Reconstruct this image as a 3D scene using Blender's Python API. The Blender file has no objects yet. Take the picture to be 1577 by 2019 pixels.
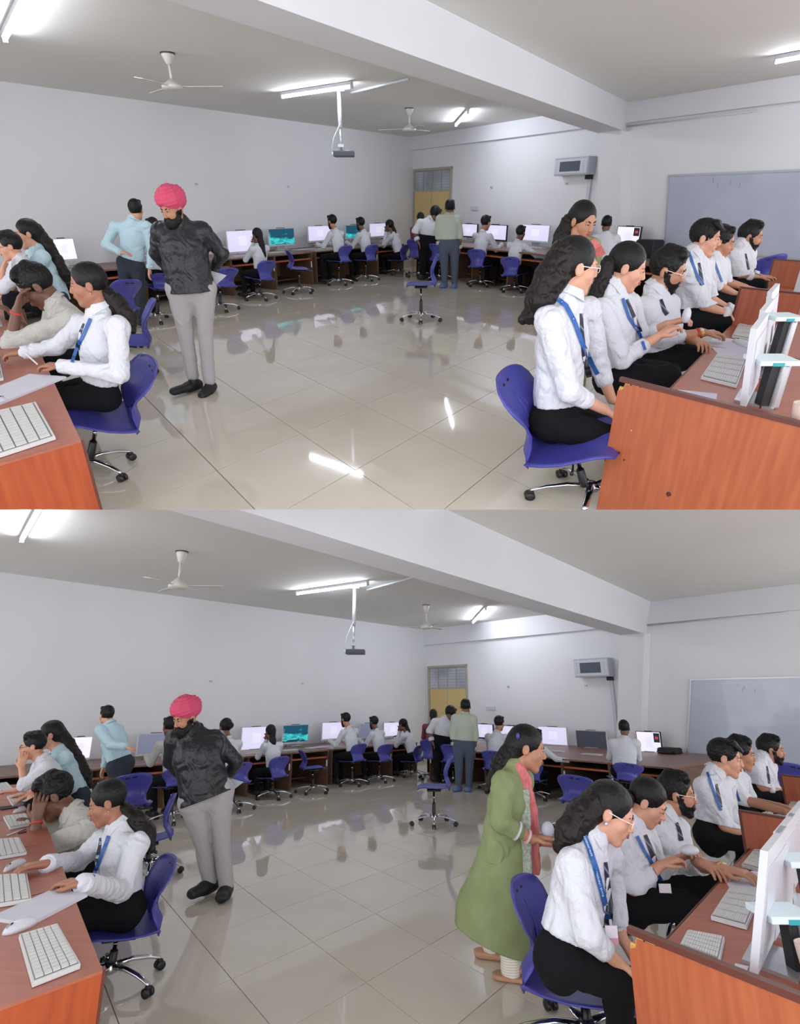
import bpy, bmesh, math, random
import numpy as np
import openvdb as vdb
from mathutils import Vector, Matrix, Quaternion
from mathutils.bvhtree import BVHTree

random.seed(7)
SC = bpy.context.scene
COL = SC.collection
# ------------------------------------------------------------------ camera, world, exposure
F = 1150.0            # focal length in pixels of a 1577 x 2019 frame
CU, CV = 788.5, 1009.5
EYE = 1.69            # height of the lens above either floor
cam = bpy.data.cameras.new('camera')
cam.sensor_fit = 'HORIZONTAL'; cam.sensor_width = 36.0; cam.lens = 36.0 * F / 1577.0
cam.clip_start = 0.05; cam.clip_end = 200
camo = bpy.data.objects.new('camera', cam); COL.objects.link(camo)
camo.location = (0, 0, EYE); camo.rotation_euler = (math.pi / 2, 0, 0)
SC.camera = camo
w = bpy.data.worlds.new('world'); SC.world = w; w.use_nodes = True
w.node_tree.nodes['Background'].inputs[0].default_value = (0.94, 0.96, 1.0, 1)
w.node_tree.nodes['Background'].inputs[1].default_value = 1.75
SC.view_settings.view_transform = 'Standard'; SC.view_settings.look = 'None'
SC.view_settings.gamma = 1.0; SC.view_settings.use_curve_mapping = False
SC.view_settings.exposure = 0.9
SC.cycles.use_denoising = True
SC.cycles.max_bounces = 6; SC.cycles.diffuse_bounces = 4; SC.cycles.glossy_bounces = 3
SC.cycles.use_adaptive_sampling = True; SC.cycles.adaptive_threshold = 0.03
SC.cycles.sample_clamp_indirect = 4.0

# ------------------------------------------------------------------ the two rooms' frames
# the photograph is two pictures of one computer room, one above the other; the rooms are two
# sets that tilt away from each other about the lens so that each has its own horizon
class Set:
    def __init__(s, tag, hor):
        s.tag = tag
        s.p = -math.atan((CV - hor) / F)
        s.M = Matrix.Translation((0, 0, EYE)) @ Matrix.Rotation(-s.p, 4, 'X') @ Matrix.Translation((0, 0, -EYE))
    def d(s, u, v):
        X = (u - CU) / F; Y = (v - CV) / F
        return np.array([X, math.cos(s.p) + Y * math.sin(s.p), math.sin(s.p) - Y * math.cos(s.p)])
    def G(s, u, v, z=0.0):            # where the sight line meets the level z
        a = s.d(u, v); t = (z - EYE) / a[2]
        return np.array([a[0] * t, a[1] * t, z])
    def P(s, u, v, y):                # where it meets the upright plane at depth y
        a = s.d(u, v); t = y / a[1]
        return np.array([a[0] * t, y, EYE + a[2] * t])
    def W(s, u, v, a0, a1):           # where it meets the upright plane through two plan points
        a = s.d(u, v); n = np.array([-(a1[1] - a0[1]), a1[0] - a0[0]])
        t = (n[0] * a0[0] + n[1] * a0[1]) / (n[0] * a[0] + n[1] * a[1])
        return np.array([a[0] * t, a[1] * t, EYE + a[2] * t])
    def ppm(s, y, z=1.0):             # pixels per metre there
        c = math.cos(s.p) * y + math.sin(s.p) * (z - EYE)
        return F / c
    def k(s, g):                      # sideways drift per metre of height that keeps a thing upright as photographed
        c = math.cos(s.p) * g[1] - math.sin(s.p) * EYE; X = g[0] / c
        c1 = math.cos(s.p) * g[1] + math.sin(s.p) * (1 - EYE); return X * c1 - g[0]
UP = Set('upper', 399); LO = Set('lower', 1379)
S = UP
_c = """10,75 42,1065;330,104 358,1088;335,180 366,1165;557,192 586,1172;692,170 724,1152;678,300 708,1285;807,214 840,1194;807,258 841,1240;900,246 934,1226;922,222 958,1202;818,338 848,1316;888,334 919,1313;818,374 847,1352;1106,313 1144,1301;1320,348 1363,1342;1312,490 1356,1495;1225,262 1268,1248;1238,200 1285,1188;447,455 475,1433;530,450 558,1428;606,446 633,1423;512,590 537,1573;590,580 617,1565;790,643 817,1634;865,632 888,1628;636,757 659,1754;699,927 720,1937;591,854 618,1859;513,800 541,1797;422,928 455,1932;726,720 749,1717;975,924 989,1942;832,852 852,1862;200,187 230,1170"""
_pr = [[float(x) for q in r.split() for x in q.split(',')] for r in _c.split(';')]
_H = np.array([[1.01488058, -0.00977604, 0.03479517], [0.01145767, 1.03645323, -0.01119467], [-0.02485793, -0.00389892, 1.]])
def _hm(u, v):
    r = _H @ np.array([(u - 788) / 800, (v - 500) / 800, 1]); return r[:2] / r[2] * 800 + np.array([788, 1500.])
_rs = [(a, b, np.array([c, e]) - _hm(a, b)) for a, b, c, e in _pr]
def px(u, v):                          # a point read off the upper picture -> the current picture
    if S is UP: return u, v
    r = _hm(u, v); ws = 0; acc = np.zeros(2)
    for a, b, e in _rs:
        k = 1.0 / ((a - u) ** 2 + (b - v) ** 2 + 900); ws += k; acc += k * e
    r = r + acc / ws
    return float(r[0]), float(r[1])

# ------------------------------------------------------------------ materials
def lin(c):
    return tuple(((x / 255) / 12.92 if x / 255 <= 0.04045 else ((x / 255 + 0.055) / 1.055) ** 2.4) for x in c)
MATS = {}
def mat(name, rgb, rough=0.6, metal=0.0, noise=0.0, nscale=8.0, bump=0.0, bscale=60.0, emit=0.0, coat=0.0, rgb2=None, stretch=None, alpha=1.0, spec=0.5):
    if name in MATS: return MATS[name]
    m = bpy.data.materials.new(name); m.use_nodes = True; MATS[name] = m
    nt = m.node_tree; b = nt.nodes['Principled BSDF']
    c = lin(rgb); b.inputs['Base Color'].default_value = (*c, 1)
    b.inputs['Roughness'].default_value = rough; b.inputs['Metallic'].default_value = metal
    b.inputs['Coat Weight'].default_value = coat; b.inputs['Specular IOR Level'].default_value = spec
    if alpha < 1: b.inputs['Alpha'].default_value = alpha
    if emit: b.inputs['Emission Color'].default_value = (*c, 1); b.inputs['Emission Strength'].default_value = emit
    tc = nt.nodes.new('ShaderNodeTexCoord'); mp = nt.nodes.new('ShaderNodeMapping')
    nt.links.new(tc.outputs['Object'], mp.inputs[0])
    if stretch: mp.inputs['Scale'].default_value = stretch
    if noise or rgb2:
        n = nt.nodes.new('ShaderNodeTexNoise'); n.inputs['Scale'].default_value = nscale; n.inputs['Detail'].default_value = 4
        nt.links.new(mp.outputs[0], n.inputs[0])
        r = nt.nodes.new('ShaderNodeValToRGB')
        c2 = lin(rgb2) if rgb2 else tuple(x * (1 - noise) for x in c)
        r.color_ramp.elements[0].position = 0.35; r.color_ramp.elements[1].position = 0.68
        r.color_ramp.elements[0].color = (*c2, 1); r.color_ramp.elements[1].color = (*c, 1)
        nt.links.new(n.outputs[0], r.inputs[0]); nt.links.new(r.outputs[0], b.inputs['Base Color'])
    if bump:
        n2 = nt.nodes.new('ShaderNodeTexNoise'); n2.inputs['Scale'].default_value = bscale; n2.inputs['Detail'].default_value = 3
        nt.links.new(mp.outputs[0], n2.inputs[0])
        bu = nt.nodes.new('ShaderNodeBump'); bu.inputs['Strength'].default_value = bump; bu.inputs['Distance'].default_value = 0.004 if bscale > 45 else 0.02
        nt.links.new(n2.outputs[0], bu.inputs['Height']); nt.links.new(bu.outputs[0], b.inputs['Normal'])
    return m
wall_m = mat('wall_paint', (230, 231, 234), 0.7, noise=0.04, nscale=0.7)
ceil_m = mat('ceiling_paint', (230, 230, 226), 0.8, noise=0.04, nscale=0.6)
beam_m = mat('beam_paint', (226, 227, 232), 0.75, noise=0.03, nscale=1.0)
tile_m = mat('vitrified_tile', (214, 206, 192), 0.045, rgb2=(208, 200, 185), nscale=2.2, coat=0.3)
tile2_m = mat('vitrified_tile_b', (209, 201, 187), 0.05, rgb2=(214, 207, 195), nscale=1.7, coat=0.3)
grout_m = mat('grout', (120, 112, 100), 0.8)
blue_m = mat('blue_plastic', (66, 66, 150), 0.38)
chrome_m = mat('chrome', (205, 206, 210), 0.16, metal=1.0)
black_m = mat('black_plastic', (24, 24, 27), 0.45)
dark_m = mat('dark_matte', (16, 16, 20), 0.6)  # plain near-black for chair slots, eyelashes, printer lid and phone
white_m = mat('white_plastic', (204, 207, 214), 0.35)
silver_m = mat('silver_metal', (190, 193, 198), 0.3, metal=0.6)
key_m = mat('key_plastic', (200, 201, 198), 0.5)
kbd_m = mat('keyboard_plastic', (205, 206, 206), 0.45)
wood_m = mat('brown_laminate', (112, 82, 64), 0.5, rgb2=(94, 68, 52), nscale=5, stretch=(1, 1, 9))
woodt_m = mat('desk_top_laminate', (164, 94, 70), 0.4, rgb2=(152, 84, 62), nscale=4, stretch=(1, 6, 1))
woodo_m = mat('orange_laminate', (172, 94, 58), 0.42, rgb2=(156, 80, 48), nscale=3.5, stretch=(9, 9, 0.8))
woodf_m = mat('brown_top_laminate', (128, 92, 76), 0.4, rgb2=(116, 82, 66), nscale=4, stretch=(1, 6, 1))
woodd_m = mat('dark_laminate_edge', (92, 48, 38), 0.4)
oran_m = mat('bright_orange_laminate', (162, 74, 32), 0.45, rgb2=(148, 62, 26), nscale=3.5, stretch=(9, 9, 0.8))
chip_m = mat('bare_chipboard', (214, 164, 92), 0.85, noise=0.35, nscale=40)
paper_m = mat('paper', (200, 200, 210), 0.8, noise=0.05, nscale=12)
tube_m = mat('tube_glow', (240, 244, 255), 0.4, emit=44.0)
door_m = mat('yellow_door_paint', (212, 186, 126), 0.5, noise=0.05, nscale=3)
teal_m = mat('teal_plastic', (40, 150, 158), 0.4)
skin = {'a': mat('skin_brown', (158, 108, 84), 0.5, noise=0.08, nscale=14), 'b': mat('skin_fair', (206, 152, 126), 0.5, noise=0.08, nscale=14),
        'c': mat('skin_deep', (112, 76, 60), 0.5, noise=0.08, nscale=14), 'd': mat('skin_mid', (180, 128, 100), 0.5, noise=0.08, nscale=14)}
hair_m = mat('black_hair', (15, 13, 15), 0.5, spec=.3, noise=0.5, nscale=30, stretch=(4, 4, 1), bump=0.5, bscale=90)
hairb_m = mat('brown_black_hair', (28, 20, 19), 0.5, spec=.3, noise=0.5, nscale=30, stretch=(4, 4, 1), bump=0.5, bscale=90)
lip_m = mat('lips', (150, 78, 72), 0.45)
eye_m = mat('eye_white', (225, 222, 218), 0.25); iris_m = mat('iris', (30, 20, 16), 0.2)
CL = {'white': mat('white_shirt', (204, 206, 214), 0.8, bump=0.7, bscale=26), 'cream': mat('cream_shirt', (184, 183, 178), 0.8, bump=0.7, bscale=26),
      'sky': mat('sky_blue_shirt', (174, 200, 210), 0.8, bump=0.3, bscale=24), 'black': mat('black_trousers', (15, 15, 19), 0.9, spec=.2),
      'jacket': mat('black_glossy_shirt', (30, 32, 37), 0.42, bump=0.5, bscale=22), 'grey': mat('grey_trousers', (170, 165, 168), 0.85, bump=0.3, bscale=20),
      'olive': mat('sage_green_shirt', (174, 182, 168), 0.8, bump=0.2, bscale=26), 'slate': mat('slate_jeans', (70, 80, 98), 0.85),
      'navy': mat('navy_trousers', (36, 42, 56), 0.85), 'kurta': mat('green_kurta', (136, 147, 104), 0.85, rgb2=(127, 138, 94), nscale=9, bump=0.2, bscale=30),
      'pink': mat('pink_turban_cloth', (208, 74, 108), 0.75, bump=0.3, bscale=40), 'tie': mat('navy_tie', (28, 30, 54), 0.6),
      'lanyard': mat('blue_lanyard', (34, 88, 160), 0.5), 'rose': mat('rose_scarf', (212, 128, 126), 0.85, rgb2=(200, 104, 106), nscale=14, stretch=(6, 6, 0.6)),
      'scarf': mat('grey_scarf', (186, 190, 176), 0.9, rgb2=(140, 150, 138), nscale=60), 'maroon': mat('maroon_top', (120, 60, 70), 0.8),
      'legging': mat('striped_cream_legging', (226, 218, 206), 0.8), 'shoe': mat('black_shoe', (22, 22, 24), 0.55), 'blueshoe': mat('blue_shoe', (90, 108, 150), 0.7),
      'sandal': mat('tan_sandal', (188, 140, 112), 0.6), 'red': mat('red_thread', (200, 54, 44), 0.7), 'scrunchie': mat('rust_scrunchie', (138, 62, 56), 0.8)}
def stripe_mat(m, axis, n, c1, c2, thr=0.5):
    nt = m.node_tree; b = nt.nodes['Principled BSDF']
    tc = nt.nodes.new('ShaderNodeTexCoord'); wv = nt.nodes.new('ShaderNodeTexWave'); wv.bands_direction = axis
    wv.inputs['Scale'].default_value = n; r = nt.nodes.new('ShaderNodeValToRGB'); r.color_ramp.interpolation = 'LINEAR'
    r.color_ramp.elements[0].position = thr - .06; r.color_ramp.elements[1].position = thr + .06
    r.color_ramp.elements[0].color = (*lin(c1), 1); r.color_ramp.elements[1].color = (*lin(c2), 1)
    nt.links.new(tc.outputs['Object'], wv.inputs[0]); nt.links.new(wv.outputs[0], r.inputs[0]); nt.links.new(r.outputs[0], b.inputs['Base Color'])
stripe_mat(CL['legging'], 'Z', 22, (205, 196, 182), (232, 226, 216), .25)
stripe_mat(CL['tie'], 'DIAGONAL', 7, (26, 28, 50), (120, 128, 150), .93)

# ------------------------------------------------------------------ objects
def mesh_of(name, vs, fs, smooth=False, m=None):
    me = bpy.data.meshes.new(name); me.from_pydata([tuple(map(float, v)) for v in vs], [], fs); me.update()
    if smooth: me.polygons.foreach_set('use_smooth', [True] * len(me.polygons))
    if m: me.materials.append(m)
    return me
def link(name, me, parent=None, loc=(0, 0, 0), label=None):
    o = bpy.data.objects.new(name, me); COL.objects.link(o)
    if parent is not None: o.parent = parent; o.location = loc
    o['room'] = S.tag
    if label: o['label'] = label
    return o
def root(name, label, cat, loc, rot=0.0, group=None):
    o = bpy.data.objects.new(name, None); COL.objects.link(o); o.empty_display_size = 0.1
    o.matrix_world = S.M @ Matrix.Translation(Vector(loc)) @ Matrix.Rotation(rot, 4, 'Z')
    o['label'] = label.replace('@', '(%s picture)' % S.tag); o['category'] = cat; o['room'] = S.tag
    if group: o['group'] = group + (', %s picture' % S.tag)
    return o
def top(name, me, label, cat, loc, rot=0.0, group=None):
    o = root(name, label, cat, loc, rot, group); q = bpy.data.objects.new('tmp', me); COL.objects.link(q)
    for k in o.keys(): q[k] = o[k]
    q.matrix_world = o.matrix_world.copy() if False else S.M @ Matrix.Translation(Vector(loc)) @ Matrix.Rotation(rot, 4, 'Z')
    bpy.data.objects.remove(o); q.name = name
    return q
def struct(name, vs, fs, m, smooth=False):
    o = bpy.data.objects.new(name, mesh_of(name, vs, fs, smooth, m)); COL.objects.link(o)
    o.matrix_world = S.M; o['kind'] = 'structure'; o['room'] = S.tag
    return o
def box(x0, x1, y0, y1, z0, z1, bev=0.0):
    vs = [(x, y, z) for z in (z0, z1) for y in (y0, y1) for x in (x0, x1)]
    fs = [(0, 2, 3, 1), (4, 5, 7, 6), (0, 1, 5, 4), (2, 6, 7, 3), (0, 4, 6, 2), (1, 3, 7, 5)]
    if not bev: return vs, fs
    bm = bmesh.new(); V = [bm.verts.new(v) for v in vs]
    for f in fs: bm.faces.new([V[i] for i in f])
    bmesh.ops.bevel(bm, geom=bm.edges[:], offset=bev, segments=2, affect='EDGES', profile=0.5)
    bm.verts.index_update(); r = [v.co[:] for v in bm.verts], [tuple(v.index for v in f.verts) for f in bm.faces]; bm.free()
    return r
def join(*parts):
    vs, fs = [], []
    for a, b in parts:
        n = len(vs); vs += [tuple(v) for v in a]; fs += [tuple(i + n for i in f) for f in b]
    return vs, fs
def prism(poly, n):                    # poly: 3-D corner list, n: thickness vector
    k = len(poly); a = [np.array(p, float) for p in poly]; b = [p + np.array(n) for p in a]
    return a + b, [tuple(range(k))[::-1], tuple(range(k, 2 * k))] + [(i, (i + 1) % k, k + (i + 1) % k, k + i) for i in range(k)]
def frame(dr):
    d = np.array(dr, float); d /= np.linalg.norm(d)
    a = np.array([0, 0, 1.]) if abs(d[2]) < 0.9 else np.array([1., 0, 0])
    x = np.cross(a, d); x /= np.linalg.norm(x); return x, np.cross(d, x), d
def tube(pts, rs, n=12, cap=True, flat=1.0):
    pts = [np.array(p, float) for p in pts]
    if not hasattr(rs, '__len__'): rs = [rs] * len(pts)
    vs, fs = [], []; x = None
    for i, p in enumerate(pts):
        d = pts[min(i + 1, len(pts) - 1)] - pts[max(i - 1, 0)]; L = np.linalg.norm(d); d = d / (L if L > 1e-9 else 1)
        if x is None: x, y, _ = frame(d)
        else:
            x = x - d * np.dot(x, d); x /= np.linalg.norm(x); y = np.cross(d, x)
        for k in range(n):
            a = 2 * math.pi * k / n; vs.append(p + rs[i] * (math.cos(a) * x + flat * math.sin(a) * y))
        if i:
            b = (i - 1) * n
            for k in range(n): fs.append((b + k, b + (k + 1) % n, b + n + (k + 1) % n, b + n + k))
    if cap: fs.append(tuple(range(n))[::-1]); fs.append(tuple(range(len(vs) - n, len(vs))))
    return vs, fs
def lathe(prof, n=20):
    vs, fs = [], []
    for r, z in prof:
        for k in range(n): a = 2 * math.pi * k / n; vs.append((r * math.cos(a), r * math.sin(a), z))
    for i in range(len(prof) - 1):
        for k in range(n): b = i * n; fs.append((b + k, b + (k + 1) % n, b + n + (k + 1) % n, b + n + k))
    fs.append(tuple(range(n))[::-1]); fs.append(tuple(range(len(vs) - n, len(vs))))
    return vs, fs
def ball(c, r, n=12):
    r = r if hasattr(r, '__len__') else (r, r, r)
    pr = [(math.sin(math.pi * i / 8) + 1e-4, -math.cos(math.pi * i / 8)) for i in range(9)]
    v, f = lathe(pr, n); return [(c[0] + a * r[0], c[1] + b * r[1], c[2] + d * r[2]) for a, b, d in v], f
def part(parent, name, vf, m, loc=(0, 0, 0), smooth=False, label=None):
    return link(name, mesh_of(name, vf[0], vf[1], smooth, m), parent, loc, label)
def spart(name, par, vf, m, smooth=False):   # piece of the setting below a structure object (room coordinates)
    o = bpy.data.objects.new(name, mesh_of(name, vf[0], vf[1], smooth, m)); COL.objects.link(o); o.parent = par; o['room'] = S.tag
    return o
def light(kind, name, loc, power, size, sy=None, dirv=(0, 0, -1), color=(1, 1, 1)):
    l = bpy.data.lights.new(name, kind); l.energy = power; l.color = color
    if kind == 'AREA':
        l.shape = 'RECTANGLE'; l.size = size; l.size_y = sy or size
    o = bpy.data.objects.new(name, l); COL.objects.link(o)
    q = Vector(dirv).to_track_quat('-Z', 'Y').to_matrix().to_4x4()
    o.matrix_world = S.M @ Matrix.Translation(Vector(loc)) @ q
    return o

# ------------------------------------------------------------------ room shell
TAB = {'upper': dict(corner=(812, 520), ctop=(804, 271), lwall=(0, 160), rwall=(1577, 150), soff=((802, 299), (1577, 195)),
                     beamn=((507, 0), (1225, 256)), beamf=((325, 0), (1180, 263)), beamt=((840, 0), (1238, 202)), colx=(1180, 1224)),
       'lower': dict(corner=(842, 1500), ctop=(836, 1242), lwall=(0, 1128), rwall=(1577, 1152), soff=((838, 1275), (1577, 1197)),
                     beamn=((472, 1005), (1269, 1249)), beamf=((330, 1005), (1221, 1252)), beamt=((881, 1005), (1287, 1188)), colx=(1221, 1270))}
TILEPX = {(0, 0): (513, 800.6), (0, 1): (636, 757.5), (0, 2): (726, 720.7), (1, 0): (591, 854), (1, 1): (715, 800), (1, -1): (422, 928.5), (2, 0): (699.6, 927.6), (2, 1): (832, 851.7), (2, 2): (921, 802), (3, 1): (975, 924)}
def halfplane(poly, n, c):
    out = []
    for i in range(len(poly)):
        a, b = poly[i], poly[(i + 1) % len(poly)]; da = np.dot(n, a) - c; db = np.dot(n, b) - c
        if da >= 0: out.append(a)
        if da * db < 0: out.append(a + (b - a) * da / (da - db))
    return out
def room():
    T = TAB[S.tag]; R = {}
    cb = S.G(*T['corner']); C = cb[:2]
    zc = S.P(*T['ctop'], C[1])[2]; R['zc'] = zc
    L = S.G(*T['lwall'], zc)[:2]; Rr = S.G(*T['rwall'], zc)[:2]
    dl = (L - C) / np.linalg.norm(L - C); dr = (Rr - C) / np.linalg.norm(Rr - C)
    R.update(C=C, dl=dl, dr=dr)
    nl = np.array([-dl[1], dl[0]]); nl = nl if nl @ (-C) > 0 else -nl       # into the room
    nr = np.array([-dr[1], dr[0]]); nr = nr if nr @ (-C) > 0 else -nr
    R.update(nl=nl, nr=nr)
    far = 17.0
    La, Ra = C + dl * far, C + dr * 13
    def wall(name, a, b, n):
        v, f = prism([(a[0], a[1], 0), (b[0], b[1], 0), (b[0], b[1], zc), (a[0], a[1], zc)], (-n[0] * .15, -n[1] * .15, 0))
        return struct(name, v, f, wall_m)
    R['wl'] = wall('wall_left', La, C, nl); R['wb'] = wall('wall_back', C, Ra, nr)
    # floor slab with one object per tile
    fl = [C, La + (nl * 0), np.array([-9, 1.2]), np.array([10, 1.2]), Ra]
    v, f = prism([(p[0], p[1], -.012) for p in fl], (0, 0, -.1)); R['floor'] = floor = struct('floor', v, f, grout_m)
    A, Bx, By = [], [], []
    for (i, j), (u, vv) in TILEPX.items():
        g = S.G(*px(u, vv)); A.append([1, i, j]); Bx.append(g[0]); By.append(g[1])
    cx = np.linalg.lstsq(np.array(A), np.array(Bx), rcond=None)[0]; cy = np.linalg.lstsq(np.array(A), np.array(By), rcond=None)[0]
    o0 = np.array([cx[0], cy[0]]); e1 = np.array([cx[1], cy[1]]); e2 = np.array([cx[2], cy[2]])
    k = 0; g = .004
    for i in range(-22, 14):
        for j in range(-12, 26):
            c = [o0 + e1 * (i + a) + e2 * (j + b) for a, b in ((g, g), (1 - g, g), (1 - g, 1 - g), (g, 1 - g))]
            m_ = sum(c) / 4
            if m_[1] < 1.3: continue
            c = halfplane(c, nl, nl @ C + .003); c = halfplane(c, nr, nr @ C + .003) if len(c) > 2 else []
            if len(c) < 3: continue
            us = [788.5 + F * p[0] / (math.cos(S.p) * p[1] - math.sin(S.p) * EYE) for p in c]
            if max(us) < -60 or min(us) > 1640: continue
            dz = random.uniform(-.0006, 0)
            if float(np.linalg.det(np.array([c[1] - c[0], c[2] - c[1]]))) < 0: c = c[::-1]
            spart('tile', floor, prism([(p[0], p[1], -.012) for p in c], (0, 0, .012 + dz)), (tile_m, tile2_m)[random.random() < .4]); k += 1
    # skirting in the same tile along both walls
    for nm, a, b, n in (('baseboard_left', La, C, nl), ('baseboard_back', C, Ra, nr)):
        struct(nm, *prism([(a[0], a[1], 0), (b[0], b[1], 0), (b[0], b[1], .1), (a[0], a[1], .1)], (n[0] * .012, n[1] * .012, 0)), tile_m)
    # ceiling
    cp = [C - nl * .3 - nr * .3, La - nl * .1, np.array([-9, .2]), np.array([10, .2]), Ra - nr * .1]
    struct('ceiling', *prism([(p[0], p[1], zc) for p in cp], (0, 0, .15)), ceil_m)
    # lintel band that projects along the back wall
    def band(u):  # height of its soffit
        return S.W(*u, C + nr * .12, Ra + nr * .12)[2]
    z1 = (band(T['soff'][0]) + band(T['soff'][1])) / 2; R['zband'] = z1
    a, b = C + nr * .0, Ra
    struct('trim_1', *prism([(*(a), z1), (*(b), z1), (*(b), zc - .002), (*(a), zc - .002)], (nr[0] * .12, nr[1] * .12, 0)), beam_m)
    # column under the beam
    q0 = S.W(T['colx'][0], T['beamf'][1][1], C + nr * .28, Ra + nr * .28); q1 = S.W(T['colx'][1], T['beamn'][1][1], C + nr * .28, Ra + nr * .28)
    zb = (q0[2] + q1[2]) / 2; R['zb'] = zb; R['col'] = (q0, q1)
    bx = ((1177, 470), (1222, 470)) ; lo_ = []
    for (u, v), q in zip(bx, (q0, q1)):
        h = S.W(*px(u, v), C + nr * .28, Ra + nr * .28); k_ = q[2] / (q[2] - h[2]); lo_.append(q[:2] + (h[:2] - q[:2]) * k_)
    struct('trim_2', *prism([(*lo_[0], 0), (*lo_[1], 0), (q1[0], q1[1], zb), (q0[0], q0[1], zb)], (-nr[0] * .28, -nr[1] * .28, 0)), wall_m)
    # the deep beam across the ceiling
    n0, n1 = [S.G(*p, zb)[:2] for p in T['beamn']]; f0, f1 = [S.G(*p, zb)[:2] for p in T['beamf']]; t0, t1 = [S.G(*p, zc)[:2] for p in T['beamt']]
    def ext(a, b, k): return a + (b - a) * k
    s = -0.9
    n0, f0, t0 = ext(n0, n1, s), ext(f0, f1, s), ext(t0, t1, s)
    n1, f1, t1 = [ext(x, y, 1.12) for x, y in ((n0, n1), (f0, f1), (t0, t1))]
    ff0, ff1 = f0, f1
    V = [(*n0, zb), (*f0, zb), (*ff0, zc), (*t0, zc), (*n1, zb), (*f1, zb), (*ff1, zc), (*t1, zc)]
    struct('trim_3', V, [(0, 1, 2, 3), (7, 6, 5, 4), (0, 4, 5, 1), (1, 5, 6, 2), (2, 6, 7, 3), (3, 7, 4, 0)], beam_m)
    # door with a barred transom
    def wq(u, v, off=0.0): return S.W(*px(u, v), C + nr * off, Ra + nr * off)
    dA, dB = wq(818, 374, .02), wq(888, 374, .02); zt = (dA[2] + dB[2]) / 2; ztt = (wq(818, 338)[2] + wq(888, 334)[2]) / 2
    e = (dB - dA); e[2] = 0; wdt = np.linalg.norm(e); e /= wdt
    rz = math.atan2(e[1], e[0])
    def at(o, vf, s0, off=0.):   # local x along wall, y out of the wall into the room
        M3 = np.array([e[:2], nr]).T
        return [(dA[0] + M3[0] @ np.array(p[:2]), dA[1] + M3[1] @ np.array(p[:2]), p[2]) for p in vf[0]], vf[1]
    d_ = struct('door_1', *at(0, box(.0, wdt, -.02, .0, 0, zt - .02), 0), door_m)
    for a_, b_ in ((.02, wdt / 2 - .006), (wdt / 2 + .006, wdt - .02)):
        spart('door_leaf', d_, at(0, box(a_, b_, 0, .02, .01, zt - .05), 0), door_m)
    spart('bolt', d_, at(0, box(wdt / 2 - .02, wdt / 2 + .02, .02, .035, zt - .32, zt - .12), 0), silver_m)
    fr = mat('door_frame_paint', (170, 164, 150), .6)
    spart('door_frame', d_, at(0, join(box(-.07, 0, -.02, .03, 0, ztt + .05), box(wdt, wdt + .05, -.02, .03, 0, ztt + .05), box(-.07, wdt + .05, -.02, .035, ztt, ztt + .06), box(0, wdt, -.02, .03, zt - .05, zt)), 0), fr)
    w_ = struct('window_1', *at(0, box(0, wdt, -.018, -.012, zt, ztt), 0), mat('transom_glass', (150, 160, 178), .15, rgb2=(205, 212, 224), nscale=1.3))
    for q in range(7): spart('bar', w_, at(0, box(0, wdt, -.005, .008, zt + (q + .7) * (ztt - zt) / 7, zt + (q + .7) * (ztt - zt) / 7 + .014), 0), fr)
    for q in (.25, .5, .75): spart('mullion', w_, at(0, box(wdt * q - .01, wdt * q + .01, -.005, .012, zt, ztt), 0), fr)
    R['wq'] = wq; R['Ra'] = Ra; R['La'] = La; R['at'] = lambda p0, vf: ([(p0[0] + e[0] * p[0] + nr[0] * p[1], p0[1] + e[1] * p[0] + nr[1] * p[1], p0[2] + p[2]) for p in vf[0]], vf[1])
    return R
# ------------------------------------------------------------------ furniture
def fdir(phi): return np.array([math.sin(math.radians(phi)), math.cos(math.radians(phi)), 0.])
def shell_mesh():
    prof = [(-.262, .425, .150), (-.258, .405, .188), (-.240, .36, .208), (-.214, .30, .205), (-.190, .235, .178), (-.186, .17, .150), (-.206, .11, .145), (-.232, .065, .158), (-.228, .028, .180), (-.185, .008, .200), (-.11, 0., .215), (-.02, -.004, .222), (.06, .0, .220), (.13, .004, .212), (.185, -.006, .195), (.215, -.03, .165)]
    vs, fs = [], []; n = 12
    for i, (y, z, wd) in enumerate(prof):
        for k in range(n + 1):
            s = -1 + 2 * k / n; x = wd * math.sin(s * math.pi / 2) if False else wd * s
            c = .035 * s * s
            if i < 9: vs.append((x, y + c * 1.3, z - .02 * s ** 4))
            else: vs.append((x, y, z + c * .7))
        if i:
            for k in range(n): a = (i - 1) * (n + 1) + k; fs.append((a, a + 1, a + n + 2, a + n + 1))
    bm = bmesh.new(); V = [bm.verts.new(v) for v in vs]
    for f in fs: bm.faces.new([V[i] for i in f])
    bmesh.ops.recalc_face_normals(bm, faces=bm.faces[:])
    bmesh.ops.solidify(bm, geom=bm.faces[:], thickness=.009)
    me = bpy.data.meshes.new('seat_shell'); bm.to_mesh(me); bm.free()
    me.polygons.foreach_set('use_smooth', [True] * len(me.polygons)); me.materials.append(blue_m); return me
CM = {}
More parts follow.
